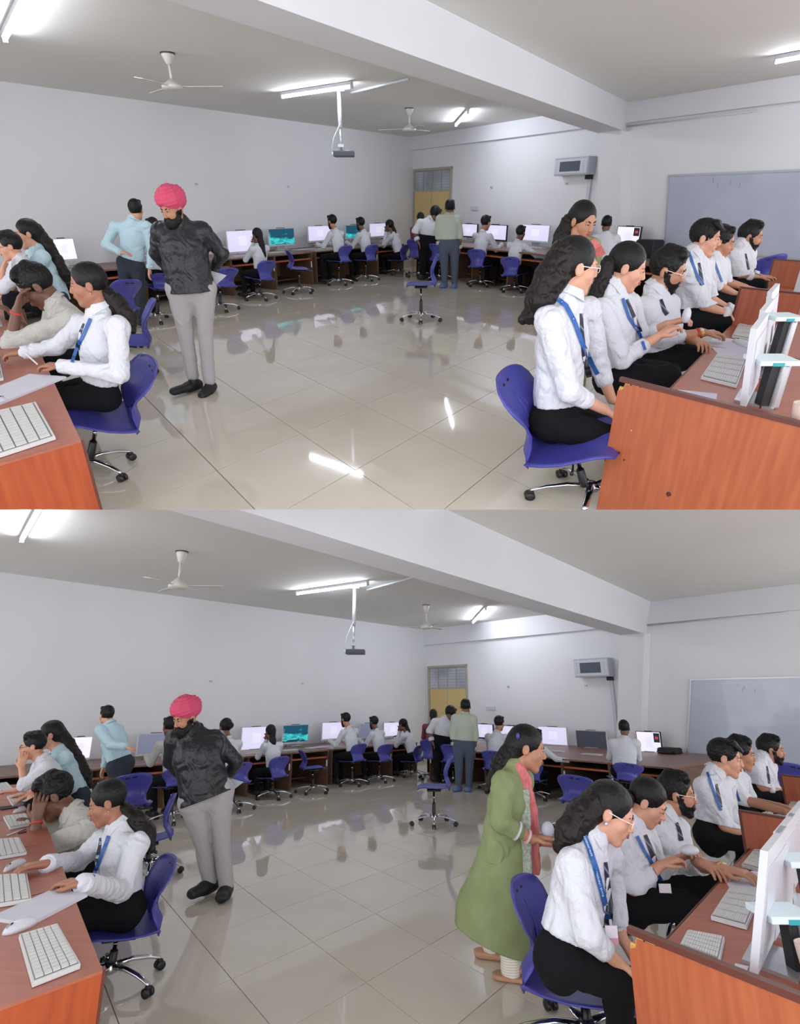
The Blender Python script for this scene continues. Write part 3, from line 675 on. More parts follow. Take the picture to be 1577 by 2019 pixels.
        for a1, a2, a3, q in lg:
            if a3 in T and a2 in T:
                if shoes == 'sandal':
                    hz = np.array([T[a2][0], T[a2][1], T[a3][2] + .02]); bk = nz((T[a3] - hz) * (1, 1, 0)); Sh = Sdf(.008); Sh.cap(hz - bk * .05 * s, T[a3] + bk * .03 * s + upv * .01, .050 * s, .046 * s, k=.02)
                    so = link('sandal', Sh.mesh('sandal', CL[shoes], o0, None, [(np.array([0, 0, T[a3][2] + .022]), np.array([0, 0, 1.])), (np.array([0, 0, .003]), np.array([0, 0, -1.]))]), rt); sd = np.cross(bk, upv); cc_ = T[a3] - bk * .06 * s - o0
                    part(so, 'strap', tube([cc_ + sd * .036 * s, cc_ + upv * .060 * s, cc_ - sd * .036 * s], .016, 8, flat=.6), CL[shoes], smooth=True); continue
                Sh = Sdf(.008 if det > 1 else .012); hz = np.array([T[a2][0], T[a2][1], max(T[a3][2], .0) + .035 * s]); tz = T[a3] + upv * .03 * s; bk = nz(tz - hz)
                Sh.cap(hz - bk * .04 * s, hz + bk * .06 * s, .047 * s, .050 * s, k=.02); Sh.cap(hz + bk * .05 * s, tz, .050 * s, .044 * s, k=.02, fl=upv, ratio=.8); Sh.cap(hz, T[a2] - upv * .01, .042 * s, .040 * s, k=.02)
                link('shoe', Sh.mesh('shoe', CL[shoes], o0, None, [(np.array([0, 0, max(tz[2] - .036 * s, 0.002)]), np.array([0, 0, -1.]))]), rt)
    if top_:
        U = Sdf(cv); w1 = {'sky': 1.0}.get(top_, 1.0)
        U.cap(N - sp * .01, chest, .085 * b, .150 * b, k=.05, fl=dep, ratio=.68); U.cap(chest, waist, .150 * b, .138 * b, k=.05, fl=dep, ratio=.72); U.cap(waist, Pv * .86 + N * .14, .138 * b, .142 * b, k=.05, fl=dep, ratio=.72)
        U.cap(SL, SR, .058 * b, k=.05); U.cap(N + sp * .012 * s, N - sp * .05, .066 * s, .080 * s, k=.03)
        for a1, a2, a3, a4, q in sides:
            if a2 not in T: continue
            U.cap(T[a1], T[a2], .062 * b, .053 * s, k=.035)
            if sleeve > .5:
                e_ = T[a2] + (T[a3] - T[a2]) * min((sleeve - .5) * 2, .97); U.cap(T[a2], e_, .052 * s, .041 * s, k=.02)
        tuck = top_ not in ('jacket', 'kurta', 'sky') or low == 'navy' and det == 2 and collar
        cuts = [(Pv + sp * (.078 if tuck else .0) * s, -sp)] if KLEG(T) else []
        if not tuck: U.cap(waist, Pv - sp * .04, .145 * b, (.176 if top_ == 'jacket' else .150) * b, k=.04, fl=dep, ratio=.76); cuts = [(Pv - sp * .02 * s, -sp)]
        if sleeve <= .5:
            for a1, a2, a3, a4, q in sides: pass
        sh = link('shirt', U.mesh('shirt', CL[top_], o0, (.0050 if det == 3 else .0045, 62, .45) if det > 1 else None, cuts), rt)
        if sleeve > .5 and sleeve_cuff:
            for a1, a2, a3, a4, q in sides:
                if a2 not in T: continue
                e_ = T[a2] + (T[a3] - T[a2]) * min((sleeve - .5) * 2, .97); dd = nz(T[a3] - T[a2])
                part(sh, 'cuff', tube([e_ - dd * .03 * s - o0, e_ - dd * .02 * s - o0, e_ + dd * .018 * s - o0, e_ + dd * .02 * s - o0], [.040 * s, .045 * s, .043 * s, .036 * s], 14), CL[top_], smooth=True)
        if collar:
            nd = nz(c - N); fr_ = nz(f - nd * (f @ nd)); lt = np.cross(nd, fr_); bs = N + nd * .035 * s
            vs, fs = [], []; m_ = 22
            for i in range(m_ + 1):
                a = math.radians(28 + (360 - 56) * i / m_) ; dx = fr_ * math.cos(a) + lt * math.sin(a)
                dr_ = .030 * (1 + .5 * max(0, math.cos(a)))
                for rad, hgt in ((.062, .020), (.067, .024), (.086, .018 - dr_), (.079, .016 - dr_)):
                    vs.append(bs + (dx * rad + nd * (hgt - .012 - .014 * math.cos(a))) * s - o0)
                if i:
                    for j in range(4): a0 = (i - 1) * 4 + j; a1_ = (i - 1) * 4 + (j + 1) % 4; fs.append((a0, a0 + 4, a1_ + 4, a1_))
            fs += [(0, 1, 2, 3), tuple(range(m_ * 4, m_ * 4 + 4))[::-1]]
            part(sh, 'collar', (vs, fs), CL[top_], smooth=False)
    else: sh = None
    if glasses:
        gm = mat('pale_glasses', (232, 214, 212), .3) if glasses == 1 else mat('dark_glasses', (40, 38, 42), .3)
        g = root; pr = []
        for q in (-1, 1):
            pr.append(tube([L(q * .033 + .021 * math.cos(a), .102 - .004 * abs(q * .033 + .021 * math.cos(a)) / .05, .002 + .017 * math.sin(a)) - o0 for a in np.linspace(0, 2 * math.pi, 17)], .0018 * s, 5, cap=False))
            pr.append(tube([L(q * .054, .098, .006) - o0, L(q * .074, .05, .008) - o0, L(q * .082, -.005, .012) - o0], .002 * s, 5))
        pr.append(tube([L(-.012, .104, .006) - o0, L(.012, .104, .006) - o0], .0018 * s, 5))
        part(body, 'glasses', join(*pr), gm)
    out = dict(root=rt, body=body, shirt=sh, o0=o0, T=T, s=s, L=L, f=f, r=r, u=u, dep=dep, lat=lat, sp=sp)
    return out

def drape(P, strip, width, m, name, parent=None, off=.006, y0=None, th=.003, target=None, loop=False):
    """lays a ribbon on the clothes: strip of picture points, carried onto the garment that is there"""
    tg = target or P['shirt']; me = tg.data; bv = BVHTree.FromPolygons([v.co[:] for v in me.vertices], [p.vertices[:] for p in me.polygons])
    org = Vector(-P['o0'] + np.array([0, 0, EYE])); pts = []
    dn = []
    for (u0, v0), (u1, v1) in zip(strip, strip[1:]):
        k = max(int(math.hypot(u1 - u0, v1 - v0) / 4), 1)
        for i in range(k): dn.append((u0 + (u1 - u0) * i / k, v0 + (v1 - v0) * i / k))
    dn.append(strip[-1]); last = None; out = []
    for i, (a, b) in enumerate(dn):
        q = dn[min(i + 1, len(dn) - 1)]; p = dn[max(i - 1, 0)]; t = np.array([q[0] - p[0], q[1] - p[1]], float); t /= max(np.linalg.norm(t), 1e-6); n = np.array([-t[1], t[0]])
        w_ = width[0] + (width[1] - width[0]) * i / (len(dn) - 1) if hasattr(width, '__len__') else width
        for sg in (-.5, .5):
            d = Vector(S.d(a + n[0] * w_ * sg, b + n[1] * w_ * sg)); h = bv.ray_cast(org, d.normalized())
            dist = h[3] if h[0] is not None else last
            if dist is None: dist = (Vector(P['T']['N']) - Vector((0, 0, EYE))).length
            last = dist; out.append((dist, d.normalized()))
    ds = np.array([x[0] for x in out]); k = np.convolve(np.pad(ds, 2, 'edge'), np.ones(5) / 5, 'valid'); ds = np.minimum(ds, k + .004)
    vs = [org + d * (ds[i] - off) for i, (_, d) in enumerate(out)]; bk = [org + d * (ds[i] - off + th) for i, (_, d) in enumerate(out)]; n = len(vs)
    fs = []
    for i in range(0, n - 2, 2): fs += [(i, i + 1, i + 3, i + 2), (n + i + 2, n + i + 3, n + i + 1, n + i), (i, i + 2, n + i + 2, n + i), (i + 1, n + i + 1, n + i + 3, i + 3)]
    return part(parent or P['root'], name, ([tuple(v) for v in vs + bk], fs), m)
def on(P, u, v, target=None):
    tg = target or P['shirt']; me = tg.data; bv = BVHTree.FromPolygons([q.co[:] for q in me.vertices], [p.vertices[:] for p in me.polygons])
    org = Vector(-P['o0'] + np.array([0, 0, EYE])); d = Vector(S.d(u, v)).normalized(); h = bv.ray_cast(org, d)
    return np.array(org + d * ((h[3] if h[0] is not None else (Vector(P['T']['N']) - Vector((0, 0, EYE))).length) - .008))

# ------------------------------------------------------------------ generic seated and standing figures for the far rows
def seated(g, zs, ztop, phi, label, lean=10, arms='desk', head=(0, 8), **kw):
    F_ = fdir(phi); R_ = np.array([F_[1], -F_[0], 0.]); s = (ztop - zs) / (.87 if lean < 18 else .82); g = np.array([g[0], g[1], 0.]); Z = np.array([0, 0, 1.])
    def q(a, b, z): return g + (R_ * a + F_ * b) * s + Z * z
    kx = S.k(g)
    la = math.radians(lean); Pz = zs + .10 * s; tl = .50 * s
    Pp = q(0, -.04, Pz); N = Pp + (F_ * math.sin(la) + Z * math.cos(la)) * tl
    H = N + (F_ * (.03 + .35 * math.sin(la)) + Z * (.19)) * s
    J = dict(H=H, N=N, P=Pp, SL=N - R_ * .185 * s - Z * .05 * s, SR=N + R_ * .185 * s - Z * .05 * s)
    dz = .80
    J['EL'] = J['SL'] + (F_ * .16 - R_ * .05) * s - Z * .24 * s; J['ER'] = J['SR'] + (F_ * .16 + R_ * .05) * s - Z * .24 * s
    J['WL'] = J['EL'] + F_ * .22 * s + R_ * .05 * s; J['WR'] = J['ER'] + F_ * .22 * s - R_ * .05 * s
    for k_ in ('WL', 'WR'): J[k_][2] = max(J[k_][2], dz + .05)
    if arms == 'chinL': J['WL'] = H + (F_ * .07 - R_ * .03) * s - Z * .15 * s; J['EL'] = J['SL'] + F_ * .2 * s - Z * .2 * s
    if arms == 'farR': J['ER'] = J['SR'] + (R_ * .2 + F_ * .12) * s - Z * .17 * s; J['WR'] = J['ER'] + (R_ * .2 + F_ * .14) * s - Z * .03 * s
    for a in 'LR': J['F' + a] = J['W' + a] + F_ * .18 * s - Z * .02 * s
    if arms == 'chinL': J['FL'] = J['WL'] + Z * .12 * s + F_ * .02
    if arms == 'farR': J['FR'] = J['WR'] + (R_ * .13 + F_ * .10) * s
    for a, sg in (('L', -1), ('R', 1)):
        J['K' + a] = q(sg * .11, .38, zs + .06 * s); J['A' + a] = q(sg * .11, .34, .12); J['T' + a] = q(sg * .12, .50, .04)
    for k_ in J: J[k_] = J[k_] + np.array([kx * J[k_][2], 0, 0])
    H = J['H']
    if 'tail' in kw and kw['tail']:
        kw['tail'] = [(*(H + (F_ * a + R_ * b_ + Z * c_) * s), rr) for a, b_, c_, rr in kw['tail']]
    return person(J, 0, s, phi + head[0], head[1], label=label, raw3=True, det=kw.pop('det', 1), hs=1.12, **kw)
# ------------------------------------------------------------------ both rooms: what stands in the same place in each
def common(R):
    t = S.tag; nl, nr, C, dl, dr, wq = R['nl'], R['nr'], R['C'], R['dl'], R['dr'], R['wq']; at = '@'
    # rows of desks along the two walls
    def rowline(a, b, w0, w1):       # floor line of desk fronts parallel to the wall
        A, B_ = S.G(*px(*a))[:2], S.G(*px(*b))[:2]; return A, B_
    A0, A1 = rowline((463, 592), (790, 531), 0, 0); e = dl
    mid = (A0 + A1) / 2; off = float((mid - C) @ nl)
    L0 = C + nl * off; L1 = L0 + dl * 14
    zt = (S.W(*px(545, 502), L0, L1)[2] + S.W(*px(446, 511), L0, L1)[2]) / 2; R['zt'] = zt
    def on_line(u, a, b, v=560): return S.W(*px(u, v), a, b)[:2]
    us = [-150, 30, 170, 300, 385, 461, 546, 619]; words = ['at the far left edge', 'second from the left edge', 'behind the left students', 'behind the man in light blue', 'behind the turbaned man', 'where the long-haired girl sits', 'behind the empty turned chair']
    for i, (a, b) in enumerate(zip(us, us[1:])):
        desk_unit(on_line(b, L0, L1), on_line(a, L0, L1), nl, off - .03, zt, 'brown wooden computer desk, left wall, %s @' % words[i], 'computer desks along the left wall')
    us = [626, 691, 746, 796]; words = ['first beyond the double side panels', 'in the middle of the far three', 'next to the room corner']
    for i, (a, b) in enumerate(zip(us, us[1:])):
        desk_unit(on_line(b, L0, L1), on_line(a, L0, L1), nl, off - .03, zt, 'brown wooden computer desk, left wall, %s @' % words[i], 'computer desks along the left wall')
    B0 = S.G(*px(1106 - 29, 588))[:2]; B1 = S.G(*px(822, 541))[:2]; offb = float(((B0 + B1) / 2 - C) @ nr)
    M0 = C + nr * offb; M1 = M0 + dr * 12; R['row2'] = (M0, M1, offb)
    ztb = S.W(*px(1080, 502), M0, M1)[2]; R['ztb'] = ztb
    us = [820, 873, 929, 999, 1077, 1168, 1290]; words = ['by the yellow door', 'behind the man in sage green', 'right of the man in sage green', 'with the stretched arm on it', 'under the switched-off monitor', 'at the whiteboard end']
    for i, (a, b) in enumerate(zip(us, us[1:])):
        desk_unit(on_line(a, M0, M1), on_line(b, M0, M1), nr, offb - .03, ztb, 'brown wooden computer desk, back wall, %s @' % words[i], 'computer desks along the back wall')
    # monitors on them
    def mon(u0, v0, u1, v1, kind, label, wall='l', bez='white', extra=None, yaw=0):
        (n, o_, d, z) = (nl, .34, dl, zt) if wall == 'l' else (nr, .34, dr, ztb)
        p, q = C + n * o_, C + n * o_ + d * 10
        (a, b), (c_, f_) = px(u0, v0), px(u1, v1)
        x0, x1 = S.W(a, (b + f_) / 2, p, q), S.W(c_, (b + f_) / 2, p, q); mu = (a + c_) / 2
        top_z, bot_z = S.W(mu, b, p, q)[2], S.W(mu, f_, p, q)[2]; cc = (x0[:2] + x1[:2]) / 2; dd = x1[:2] - x0[:2]; wd = np.linalg.norm(dd); dd /= wd
        return monitor(cc, dd, n, wd * .98, top_z - bot_z, bot_z, z, kind, label, 'monitors of the wall desks', bez, extra)
    mon(100, 470, 149, 516, 'white', 'lit white monitor left of the man in light blue @')
    mon(240, 463, 314, 506, 'grey', 'grey-screened monitor behind the man in light blue @')
    mon(446, 454, 505, 500, 'pale', 'pale lit monitor in front of the girl with long loose hair @')
    mon(528, 450, 580, 485, 'aurora', 'monitor with a teal mountain night wallpaper @', extra=lambda sc, T, wd, h, q: [part(sc, 'icon', T(box(-wd * .47, -wd * .44, .0222, .0228, q + h * (.2 + .09 * i), q + h * (.24 + .09 * i))), white_m) for i in range(7)])
    mon(606, 445, 651, 477, 'pale', 'pale lit monitor left of the bearded young man facing the wall @')
    mon(680, 443, 713, 471, 'aurora' if t == 'upper' else 'grey', 'monitor between the two white-shirted men at the left wall @')
    mon(727, 440, 762, 468, 'pale', 'pale lit monitor nearest the room corner on the left wall @')
    mon(906, 441, 942, 468, 'pale', 'black-framed lit monitor right of the man in sage green @', 'b', 'black')
    mon(953, 443, 1000, 475, 'pale', 'pale lit black-framed monitor in the middle of the back wall @', 'b', 'black')
    mon(1028, 443, 1084, 478, 'pale', 'pale lit white-framed monitor above the stretched arm @', 'b')
    mon(1100, 448, 1160, 485, 'dark', 'switched-off dark monitor on the back wall @', 'b')
    def ex(sc, T, wd, h, q):
        part(sc, 'app_panel', T(box(wd * .22, wd * .46, .0222, .0226, q + h * .55, q + h * .94)), mat('app_panel', (44, 48, 70), .4))
        part(sc, 'app_icon', T(box(wd * .28, wd * .40, .0226, .023, q + h * .68, q + h * .80)), mat('app_icon', (190, 70, 60), .4, emit=.3))
    mon(1216, 446, 1263, 487, 'white', 'black-framed monitor with dark app panel beside the heavy-set man @', 'b', 'black', ex)
    # black printer
    p = C + nr * .42; q = p + dr * 10; a, b = S.W(*px(1262, 490), p, q), S.W(*px(1297, 490), p, q); h = S.W(*px(1280, 474), p, q)[2]
    wd = np.linalg.norm((b - a)[:2]); c_ = (a + b) / 2; dd = (b - a)[:2] / wd
    r = root('printer', 'black printer at the right end of the back desks @', 'printer', (c_[0], c_[1], ztb))
    def T(vf): return [(dd[0] * x + nr[0] * y, dd[1] * x + nr[1] * y, z) for x, y, z in vf[0]], vf[1]
    part(r, 'body', T(box(-wd / 2, wd / 2, -.15, .15, 0, h - ztb, .01)), black_m); part(r, 'paper_tray', T(box(-wd * .4, wd * .4, .15, .25, .03, .05)), black_m); part(r, 'lid', T(box(-wd / 2 + .02, wd / 2 - .02, -.14, .14, h - ztb, h - ztb + .015)), dark_m)
    # keyboards and paper on the wall desks
    def flat(u, v, wd, dp, z, n, d): g = S.G(*px(u, v), z); return [g[:2] + d * a - n * b for a, b in ((-wd, -dp), (wd, -dp), (wd, dp), (-wd, dp))]
    for (u, v, n, d, z, nm) in ((478, 505, nl, dl, zt, 'under the long-haired girl’s monitor'), (545, 498, nl, dl, zt, 'under the teal wallpaper monitor'), (640, 491, nl, dl, zt, 'beside the bearded young man'), (1060, 489, nr, dr, ztb, 'under the stretched arm'), (1130, 493, nr, dr, ztb, 'under the switched-off monitor')):
        q = flat(u, v, .2, .07, z, n, d); c = sum(q) / 4; r = root('keyboard', 'white keyboard on the wall desk %s @' % nm, 'keyboard', (c[0], c[1], z), 0, 'keyboards'); lc = [(*(p_ - c), .016) for p_ in q]
        part(r, 'case', prism(lc, (0, 0, -.016)), kbd_m); o = part(r, 'keys', join(*[prism([tuple(np.array(lc[0]) + (np.array(lc[1]) - np.array(lc[0])) * (x + dx) + (np.array(lc[3]) - np.array(lc[0])) * (y + dy)) for dx, dy in ((0, 0), (.055, 0), (.055, .15), (0, .15))], (0, 0, .004)) for x in np.linspace(.04, .9, 14) for y in np.linspace(.05, .8, 5)]), key_m); o['kind'] = 'stuff'
    for (u, v, nm) in ((590, 493, 'white open notebook on the desk by the empty turned chair @'), (610, 491, 'loose white sheets beside the open notebook on the wall desk @')):
        q = flat(u, v, .16, .11, zt, nl, dl); c = sum(q) / 4; v_, f_ = prism([(*(p_ - c), .012) for p_ in q], (0, 0, -.012)); top('notebook', mesh_of('notebook', v_, f_, False, paper_m), nm.replace('@', '(%s picture)' % t), 'notebook', (c[0], c[1], zt))
    # tube lights on the ceiling
    zc = R['zc']
    for (a, b, nm, pw) in (((10, 78), (60, -20), 'at the top left corner', 60), ((557, 191), (692, 171), 'in the middle above the projector', 55), ((899, 247), (922, 222), 'small and far near the back wall', 40), ((1530, 122), (1650, 100), 'at the right edge of the picture', 40)):
        if t == 'lower' and a[0] == 10: g0, g1 = S.G(43, 1066, zc - .07), S.G(100, 965, zc - .07)
        elif t == 'lower' and a[0] == 1530: continue
        else: g0, g1 = S.G(*px(*a), zc - .07), S.G(*px(*b), zc - .07)
        dd = g1 - g0; Ln = np.linalg.norm(dd); dd /= Ln; sd = np.array([-dd[1], dd[0], 0]); c = (g0 + g1) / 2
        r = root('tube_light', 'lit white tube light on the ceiling %s @' % nm, 'light', (c[0], c[1], zc - .004))
        def T(vf): return [tuple(dd * x + sd * y + np.array([0, 0, z])) for x, y, z in vf[0]], vf[1]
        part(r, 'fixture', T(box(-Ln / 2 - .02, Ln / 2 + .02, -.03, .03, -.045, 0)), white_m); part(r, 'tube', T(tube([(-Ln / 2, 0, -.066), (Ln / 2, 0, -.066)], .020, 10)), tube_m, smooth=True)
        for sg in (-1, 1): part(r, 'end_cap', T(box(sg * (Ln / 2 + .01) - .015, sg * (Ln / 2 + .01) + .015, -.024, .024, -.09, -.045)), white_m)
        part(r, 'wire', T(tube([(-.1, .03, -.01), (-.2, .12, -.05), (-.35, .1, -.01)], .004, 5)), white_m, smooth=True)
    # ceiling fans
    for (tp, bt, nm, ang) in (((330, 104), (335, 176), 'white ceiling fan in the left half of the ceiling @', .2), ((807, 213), (807, 258), 'small far white ceiling fan near the room corner @', .9)):
        g = S.G(*px(*tp), zc); h = zc - S.P(*px(*bt), g[1])[2]
        r = root('ceiling_fan', nm, 'fan', (g[0], g[1], zc)); fm = mat('fan_cream', (206, 203, 196), .4)
        part(r, 'mount_plate', lathe([(.09, -.012), (.09, 0)], 20), black_m); part(r, 'canopy', lathe([(.02, -h * .33), (.04, -h * .28), (.075, -h * .08), (.08, -.012)], 20), fm, smooth=True)
        part(r, 'down_rod', lathe([(.016, -h * .8), (.016, -h * .3)], 12), fm, smooth=True)
        part(r, 'motor', lathe([(.05, -h - .01), (.12, -h + .0), (.135, -h * .94), (.125, -h * .89), (.07, -h * .80), (.03, -h * .72)], 24), fm, smooth=True)
        for i in range(3):
            a = ang + i * 2.094; x, y = math.cos(a), math.sin(a); zb_ = -h * .93
            part(r, 'blade', prism([(x * .13 - y * .03, y * .13 + x * .03, zb_), (x * .62 - y * .06, y * .62 + x * .06, zb_ - .01), (x * .62 + y * .06, y * .62 - x * .06, zb_ + .01), (x * .13 + y * .03, y * .13 - x * .03, zb_)], (0, 0, .006)), fm)
    # projector hanging from the ceiling
    g = S.G(*px(668, 178), zc); y = g[1]; z1 = S.P(*px(668, 296), y)[2]; s = 1 / S.ppm(y, z1) * (1 if t == 'upper' else 1)
    r = root('projector', 'grey projector hanging on a white pole from the ceiling @', 'projector', (g[0], y, zc)); d = z1 - zc
    part(r, 'pole', tube([(0, 0, 0), (0, 0, d * .62)], .035, 12), white_m, smooth=True); part(r, 'inner_pole', tube([(.0, 0, d * .6), (0, 0, d)], .022, 12), silver_m, smooth=True)
    part(r, 'ceiling_bracket', box(-.09, .09, -.05, .05, -.02, 0), white_m); part(r, 'clamp', box(-.05, .05, -.04, .04, d * .95, d * .9), silver_m)
    part(r, 'cable', tube([(.0, -.03, d * .55), (-.12, -.04, d * .8), (-.16, -.02, d * .98), (-.1, 0, d - .02)], .008, 6), white_m, smooth=True)
    b = part(r, 'body', box(-.13, .22, -.14, .14, d - .10, d - .015, .012), mat('projector_grey', (66, 68, 76), .4)); part(b, 'lens', ([(x * 1 - .13, z_, y_ + d - .06) for z_, y_, x in lathe([(.035, -.03), (.035, .0), (.02, .01)], 16)[0]], lathe([(.035, -.03), (.035, .0), (.02, .01)], 16)[1]), white_m)
    for q in (-.1, .18): part(r, 'support_arm', tube([(0, 0, d), (q, -.1, d - .02)], .008, 6), silver_m, smooth=True)
    a, b = S.G(*px(692, 180), zc), S.G(*px(805, 152), zc); c = (a + b) / 2
    top('conduit', mesh_of('conduit', *tube([a - c - np.array([0, 0, .02]), b - c - np.array([0, 0, .02])], .018, 8), True, white_m), 'white conduit strip running from the projector across the ceiling in the %s picture' % t, 'conduit', c)
    # distribution panel box on the back wall, with its trunking
    p0, p1 = wq(1106, 346, .02), wq(1172, 346, .02); zt_ = wq(1140, 311, .02)[2]; zb_ = (p0[2] + p1[2]) / 2; w_ = np.linalg.norm((p1 - p0)[:2]); dd = (p1 - p0)[:2] / w_; h = zt_ - zb_
    r = root('wall_unit', 'grey-white wall box with a dark display high on the back wall @', 'wall box', (p0[0], p0[1], zb_))
    def T(vf): return [(dd[0] * x + nr[0] * y, dd[1] * x + nr[1] * y, z) for x, y, z in vf[0]], vf[1]
    bd = part(r, 'body', T(box(0, w_, 0, .22, 0, h, .01)), mat('box_grey', (178, 182, 192), .4)); part(r, 'face', T(box(.02, w_ - .02, .22, .232, .03, h - .03, .004)), mat('box_face', (206, 208, 216), .4))
    part(r, 'display', T(box(w_ * .18, w_ * .78, .232, .236, h * .22, h * .78)), mat('display_dark', (84, 92, 104), .15))
    for i in range(5):
        for x in (.07, .86): part(r, 'button', T(box(w_ * x, w_ * (x + .04), .232, .238, h * (.2 + .13 * i), h * (.25 + .13 * i))), silver_m)
    part(r, 'trunking', T(box(w_ * .86, w_ * .94, 0, .03, -zb_ + ztb + .05, 0)), white_m); part(r, 'connector', T(box(w_ * .82, w_ * .98, .02, .09, -.08, 0)), black_m)
    # conduit line under the lintel band on the right
    R['wd'] = w_
    a, b = wq(1228, 248, .03), wq(1490, 222, .03); b[2] = a[2] = (a[2] + b[2]) / 2; c = (a + b) / 2
    top('wall_conduit', mesh_of('wall_conduit', *tube([a - c, b - c], .014, 6), True, white_m), 'thin white pipe along the wall above the whiteboard in the %s picture' % t, 'pipe', c)
    # whiteboard: hangs on the back wall right of the column
    p0, p1 = wq(1318, 420, .04), wq(1590, 420, .04); z0, z1 = wq(1316, 489, .04)[2], wq(1320, 348, .04)[2]; w_ = np.linalg.norm((p1 - p0)[:2]) + 1.4; dd_ = dr
    r = root('whiteboard', 'large whiteboard with faint smudges on the right wall @', 'whiteboard', (p0[0], p0[1], z0)); h = z1 - z0
    tl_ = wq(1320, 348, .04); sk = float((tl_[:2] - p0[:2]) @ dd_); sb = float((wq(1312, 489, .04)[:2] - p0[:2]) @ dd_)
    def T(vf): return [(dd_[0] * (x + (sb + (sk - sb) * z / h) * (1 if x < 1 else 0)) + nr[0] * y, dd_[1] * (x + (sb + (sk - sb) * z / h) * (1 if x < 1 else 0)) + nr[1] * y, z) for x, y, z in vf[0]], vf[1]
    part(r, 'board', T(box(0, w_, -.02, .0, 0, h)), mat('board_white', (186, 192, 208), .22, rgb2=(176, 182, 200), nscale=1.5, coat=.4))
    for nm, bx in (('frame', box(-.03, w_, -.02, .012, h, h + .03)), ('frame', box(-.03, w_, -.02, .012, -.03, 0)), ('frame', box(-.03, 0, -.02, .012, 0, h))): part(r, nm, T(bx), silver_m)
    part(r, 'pen_ledge', T(box(.3, w_, 0, .06, -.035, -.02)), silver_m)
    for x, y in ((.55, .84), (.62, .87), (.72, .83), (.5, .9)): part(r, 'ink_mark', T(box(w_ * x * .45, w_ * x * .45 + .008, .0005, .0015, h * y, h * y + .07)), mat('ink', (120, 130, 160), .5))
    # sockets and specks on the walls
    for (u, v, nm, wl) in ((936, 411, 'white switch plate on the back wall behind the seated men', 1), (969, 369, 'small hook on the back wall above the desks', 1), (387, 363, 'small wall hook above the turbaned man on the left wall', 0), (568, 368, 'small wall hook above the teal-screened monitor', 0), (1117, 362, 'small hook under the wall box', 1)):
        g = wq(u, v, .005) if wl else S.W(*px(u, v), C + nl * .005, C + nl * .005 + dl * 10); n = nr if wl else nl; d = dr if wl else dl; a, b = (.16, .045) if u == 936 else (.03, .02)
        vf = box(-a, a, -.005, .02, -b, b, .004); v_ = [(d[0] * x + n[0] * y, d[1] * x + n[1] * y, z) for x, y, z in vf[0]]
        top('switch_plate' if u == 936 else 'wall_hook', mesh_of('plate', v_, vf[1], False, white_m if u == 936 else silver_m), nm + ' in the %s picture' % t, 'switch' if u == 936 else 'hook', g)
    # chairs out on the floor and under the desks
    ph = math.degrees(math.atan2(-nl[0], -nl[1])); pb = math.degrees(math.atan2(-nr[0], -nr[1])); R['ph'], R['pb'] = ph, pb
    chair_px(830, 632, 560, 501, -88, 'empty blue swivel chair alone in the middle of the floor @')
    chair_px(590, 578, 529, 493, 68, 'empty blue swivel chair turned sideways before the teal wallpaper monitor @')
    chair_px(434, 612, 560, 520, ph, 'blue swivel chair mostly hidden behind the turbaned man @')
    chair_px(311, 634, 562, 528, ph + 5, 'blue swivel chair beside the man in light blue @')
    T6 = lambda u, v: px(u, v)
    def sit(uf, vf, vs, vt, vh, phi, label, clabel, **kw):
        (a, b), (_, c_), (_, d_) = T6(uf, vf), T6(uf, vs), T6(uf, vt); hd = T6(uf, vh)[1]
        g = S.G(a, b); zs = S.P(a, c_, g[1])[2]; hb = S.P(a, d_, g[1])[2] - zs
        cphi = kw.pop('cphi', phi); chair(g, zs, max(hb, .25), cphi, clabel); zh = S.P(a, hd, g[1])[2]
        return seated(g, zs, zh, phi, label, **kw)
    sit(512, 590, 548, 508, 456, ph, 'seated girl in white with long loose dark hair down her back @', 'blue chair under the girl with long loose hair @', sk='c', top_='white', hair='long', arms='chinL', tail=[(-.07, 0, .0, .06), (-.10, .0, -.16, .065), (-.12, .02, -.36, .05), (-.12, .02, -.46, .02)], lean=6, group='students seated at the wall desks')
    sit(668, 561, 514, 481, 428, ph - 3, 'bearded young man in white seated nearest on the left wall @', 'blue chair under the bearded young man @', cphi=ph, sk='d', beard=1, lean=14, group='students seated at the wall desks')
    sit(721, 553, 512, 480, 433, ph - 3, 'seated man in white, second young man along the left wall @', 'blue chair under the second man along the left wall @', cphi=ph + 4, sk='c', beard=1, lean=12, group='students seated at the wall desks')
    sit(785, 541, 512, 481, 441, ph - 10, 'seated girl in white with a long ponytail at the room corner @', 'blue chair under the ponytailed girl at the corner @', cphi=ph - 8, sk='c', hair='tail', arms='chinL', lean=18, tail=[(-.09, 0, .02, .04), (-.15, .0, -.12, .045), (-.19, .0, -.3, .04), (-.2, .02, -.45, .015)], group='students seated at the wall desks')
    sit(947, 564, 524, 488, 430, pb - 12, 'man in white seated just right of the man in sage green @', 'blue chair just right of the man in sage green @', cphi=pb - 25, sk='d', lean=12, group='students seated at the wall desks')
    if t == 'upper':
        sit(1014, 575, 540, 502, 449, pb - 14, 'seated man in white stretching his right arm along the desk @', 'blue chair under the man stretching his arm @', cphi=pb - 22, sk='c', lean=16, arms='farR', group='students seated at the wall desks')
    else:
        sit(1020, 579, 541, 504, 452, pb - 14, 'seated man in white stretching his arm behind the green kurta @', 'blue chair under the man behind the green kurta @', cphi=pb - 22, sk='c', lean=16, arms='farR', group='students seated at the wall desks')
    sit(1193, 612, 535, 507, 432, pb - 30, 'heavy-set man in white seated at the far right desk @', 'blue chair under the heavy-set man at the far right desk @', cphi=pb - 45, sk='c', lean=8, build=1.25, group='students seated at the wall desks')
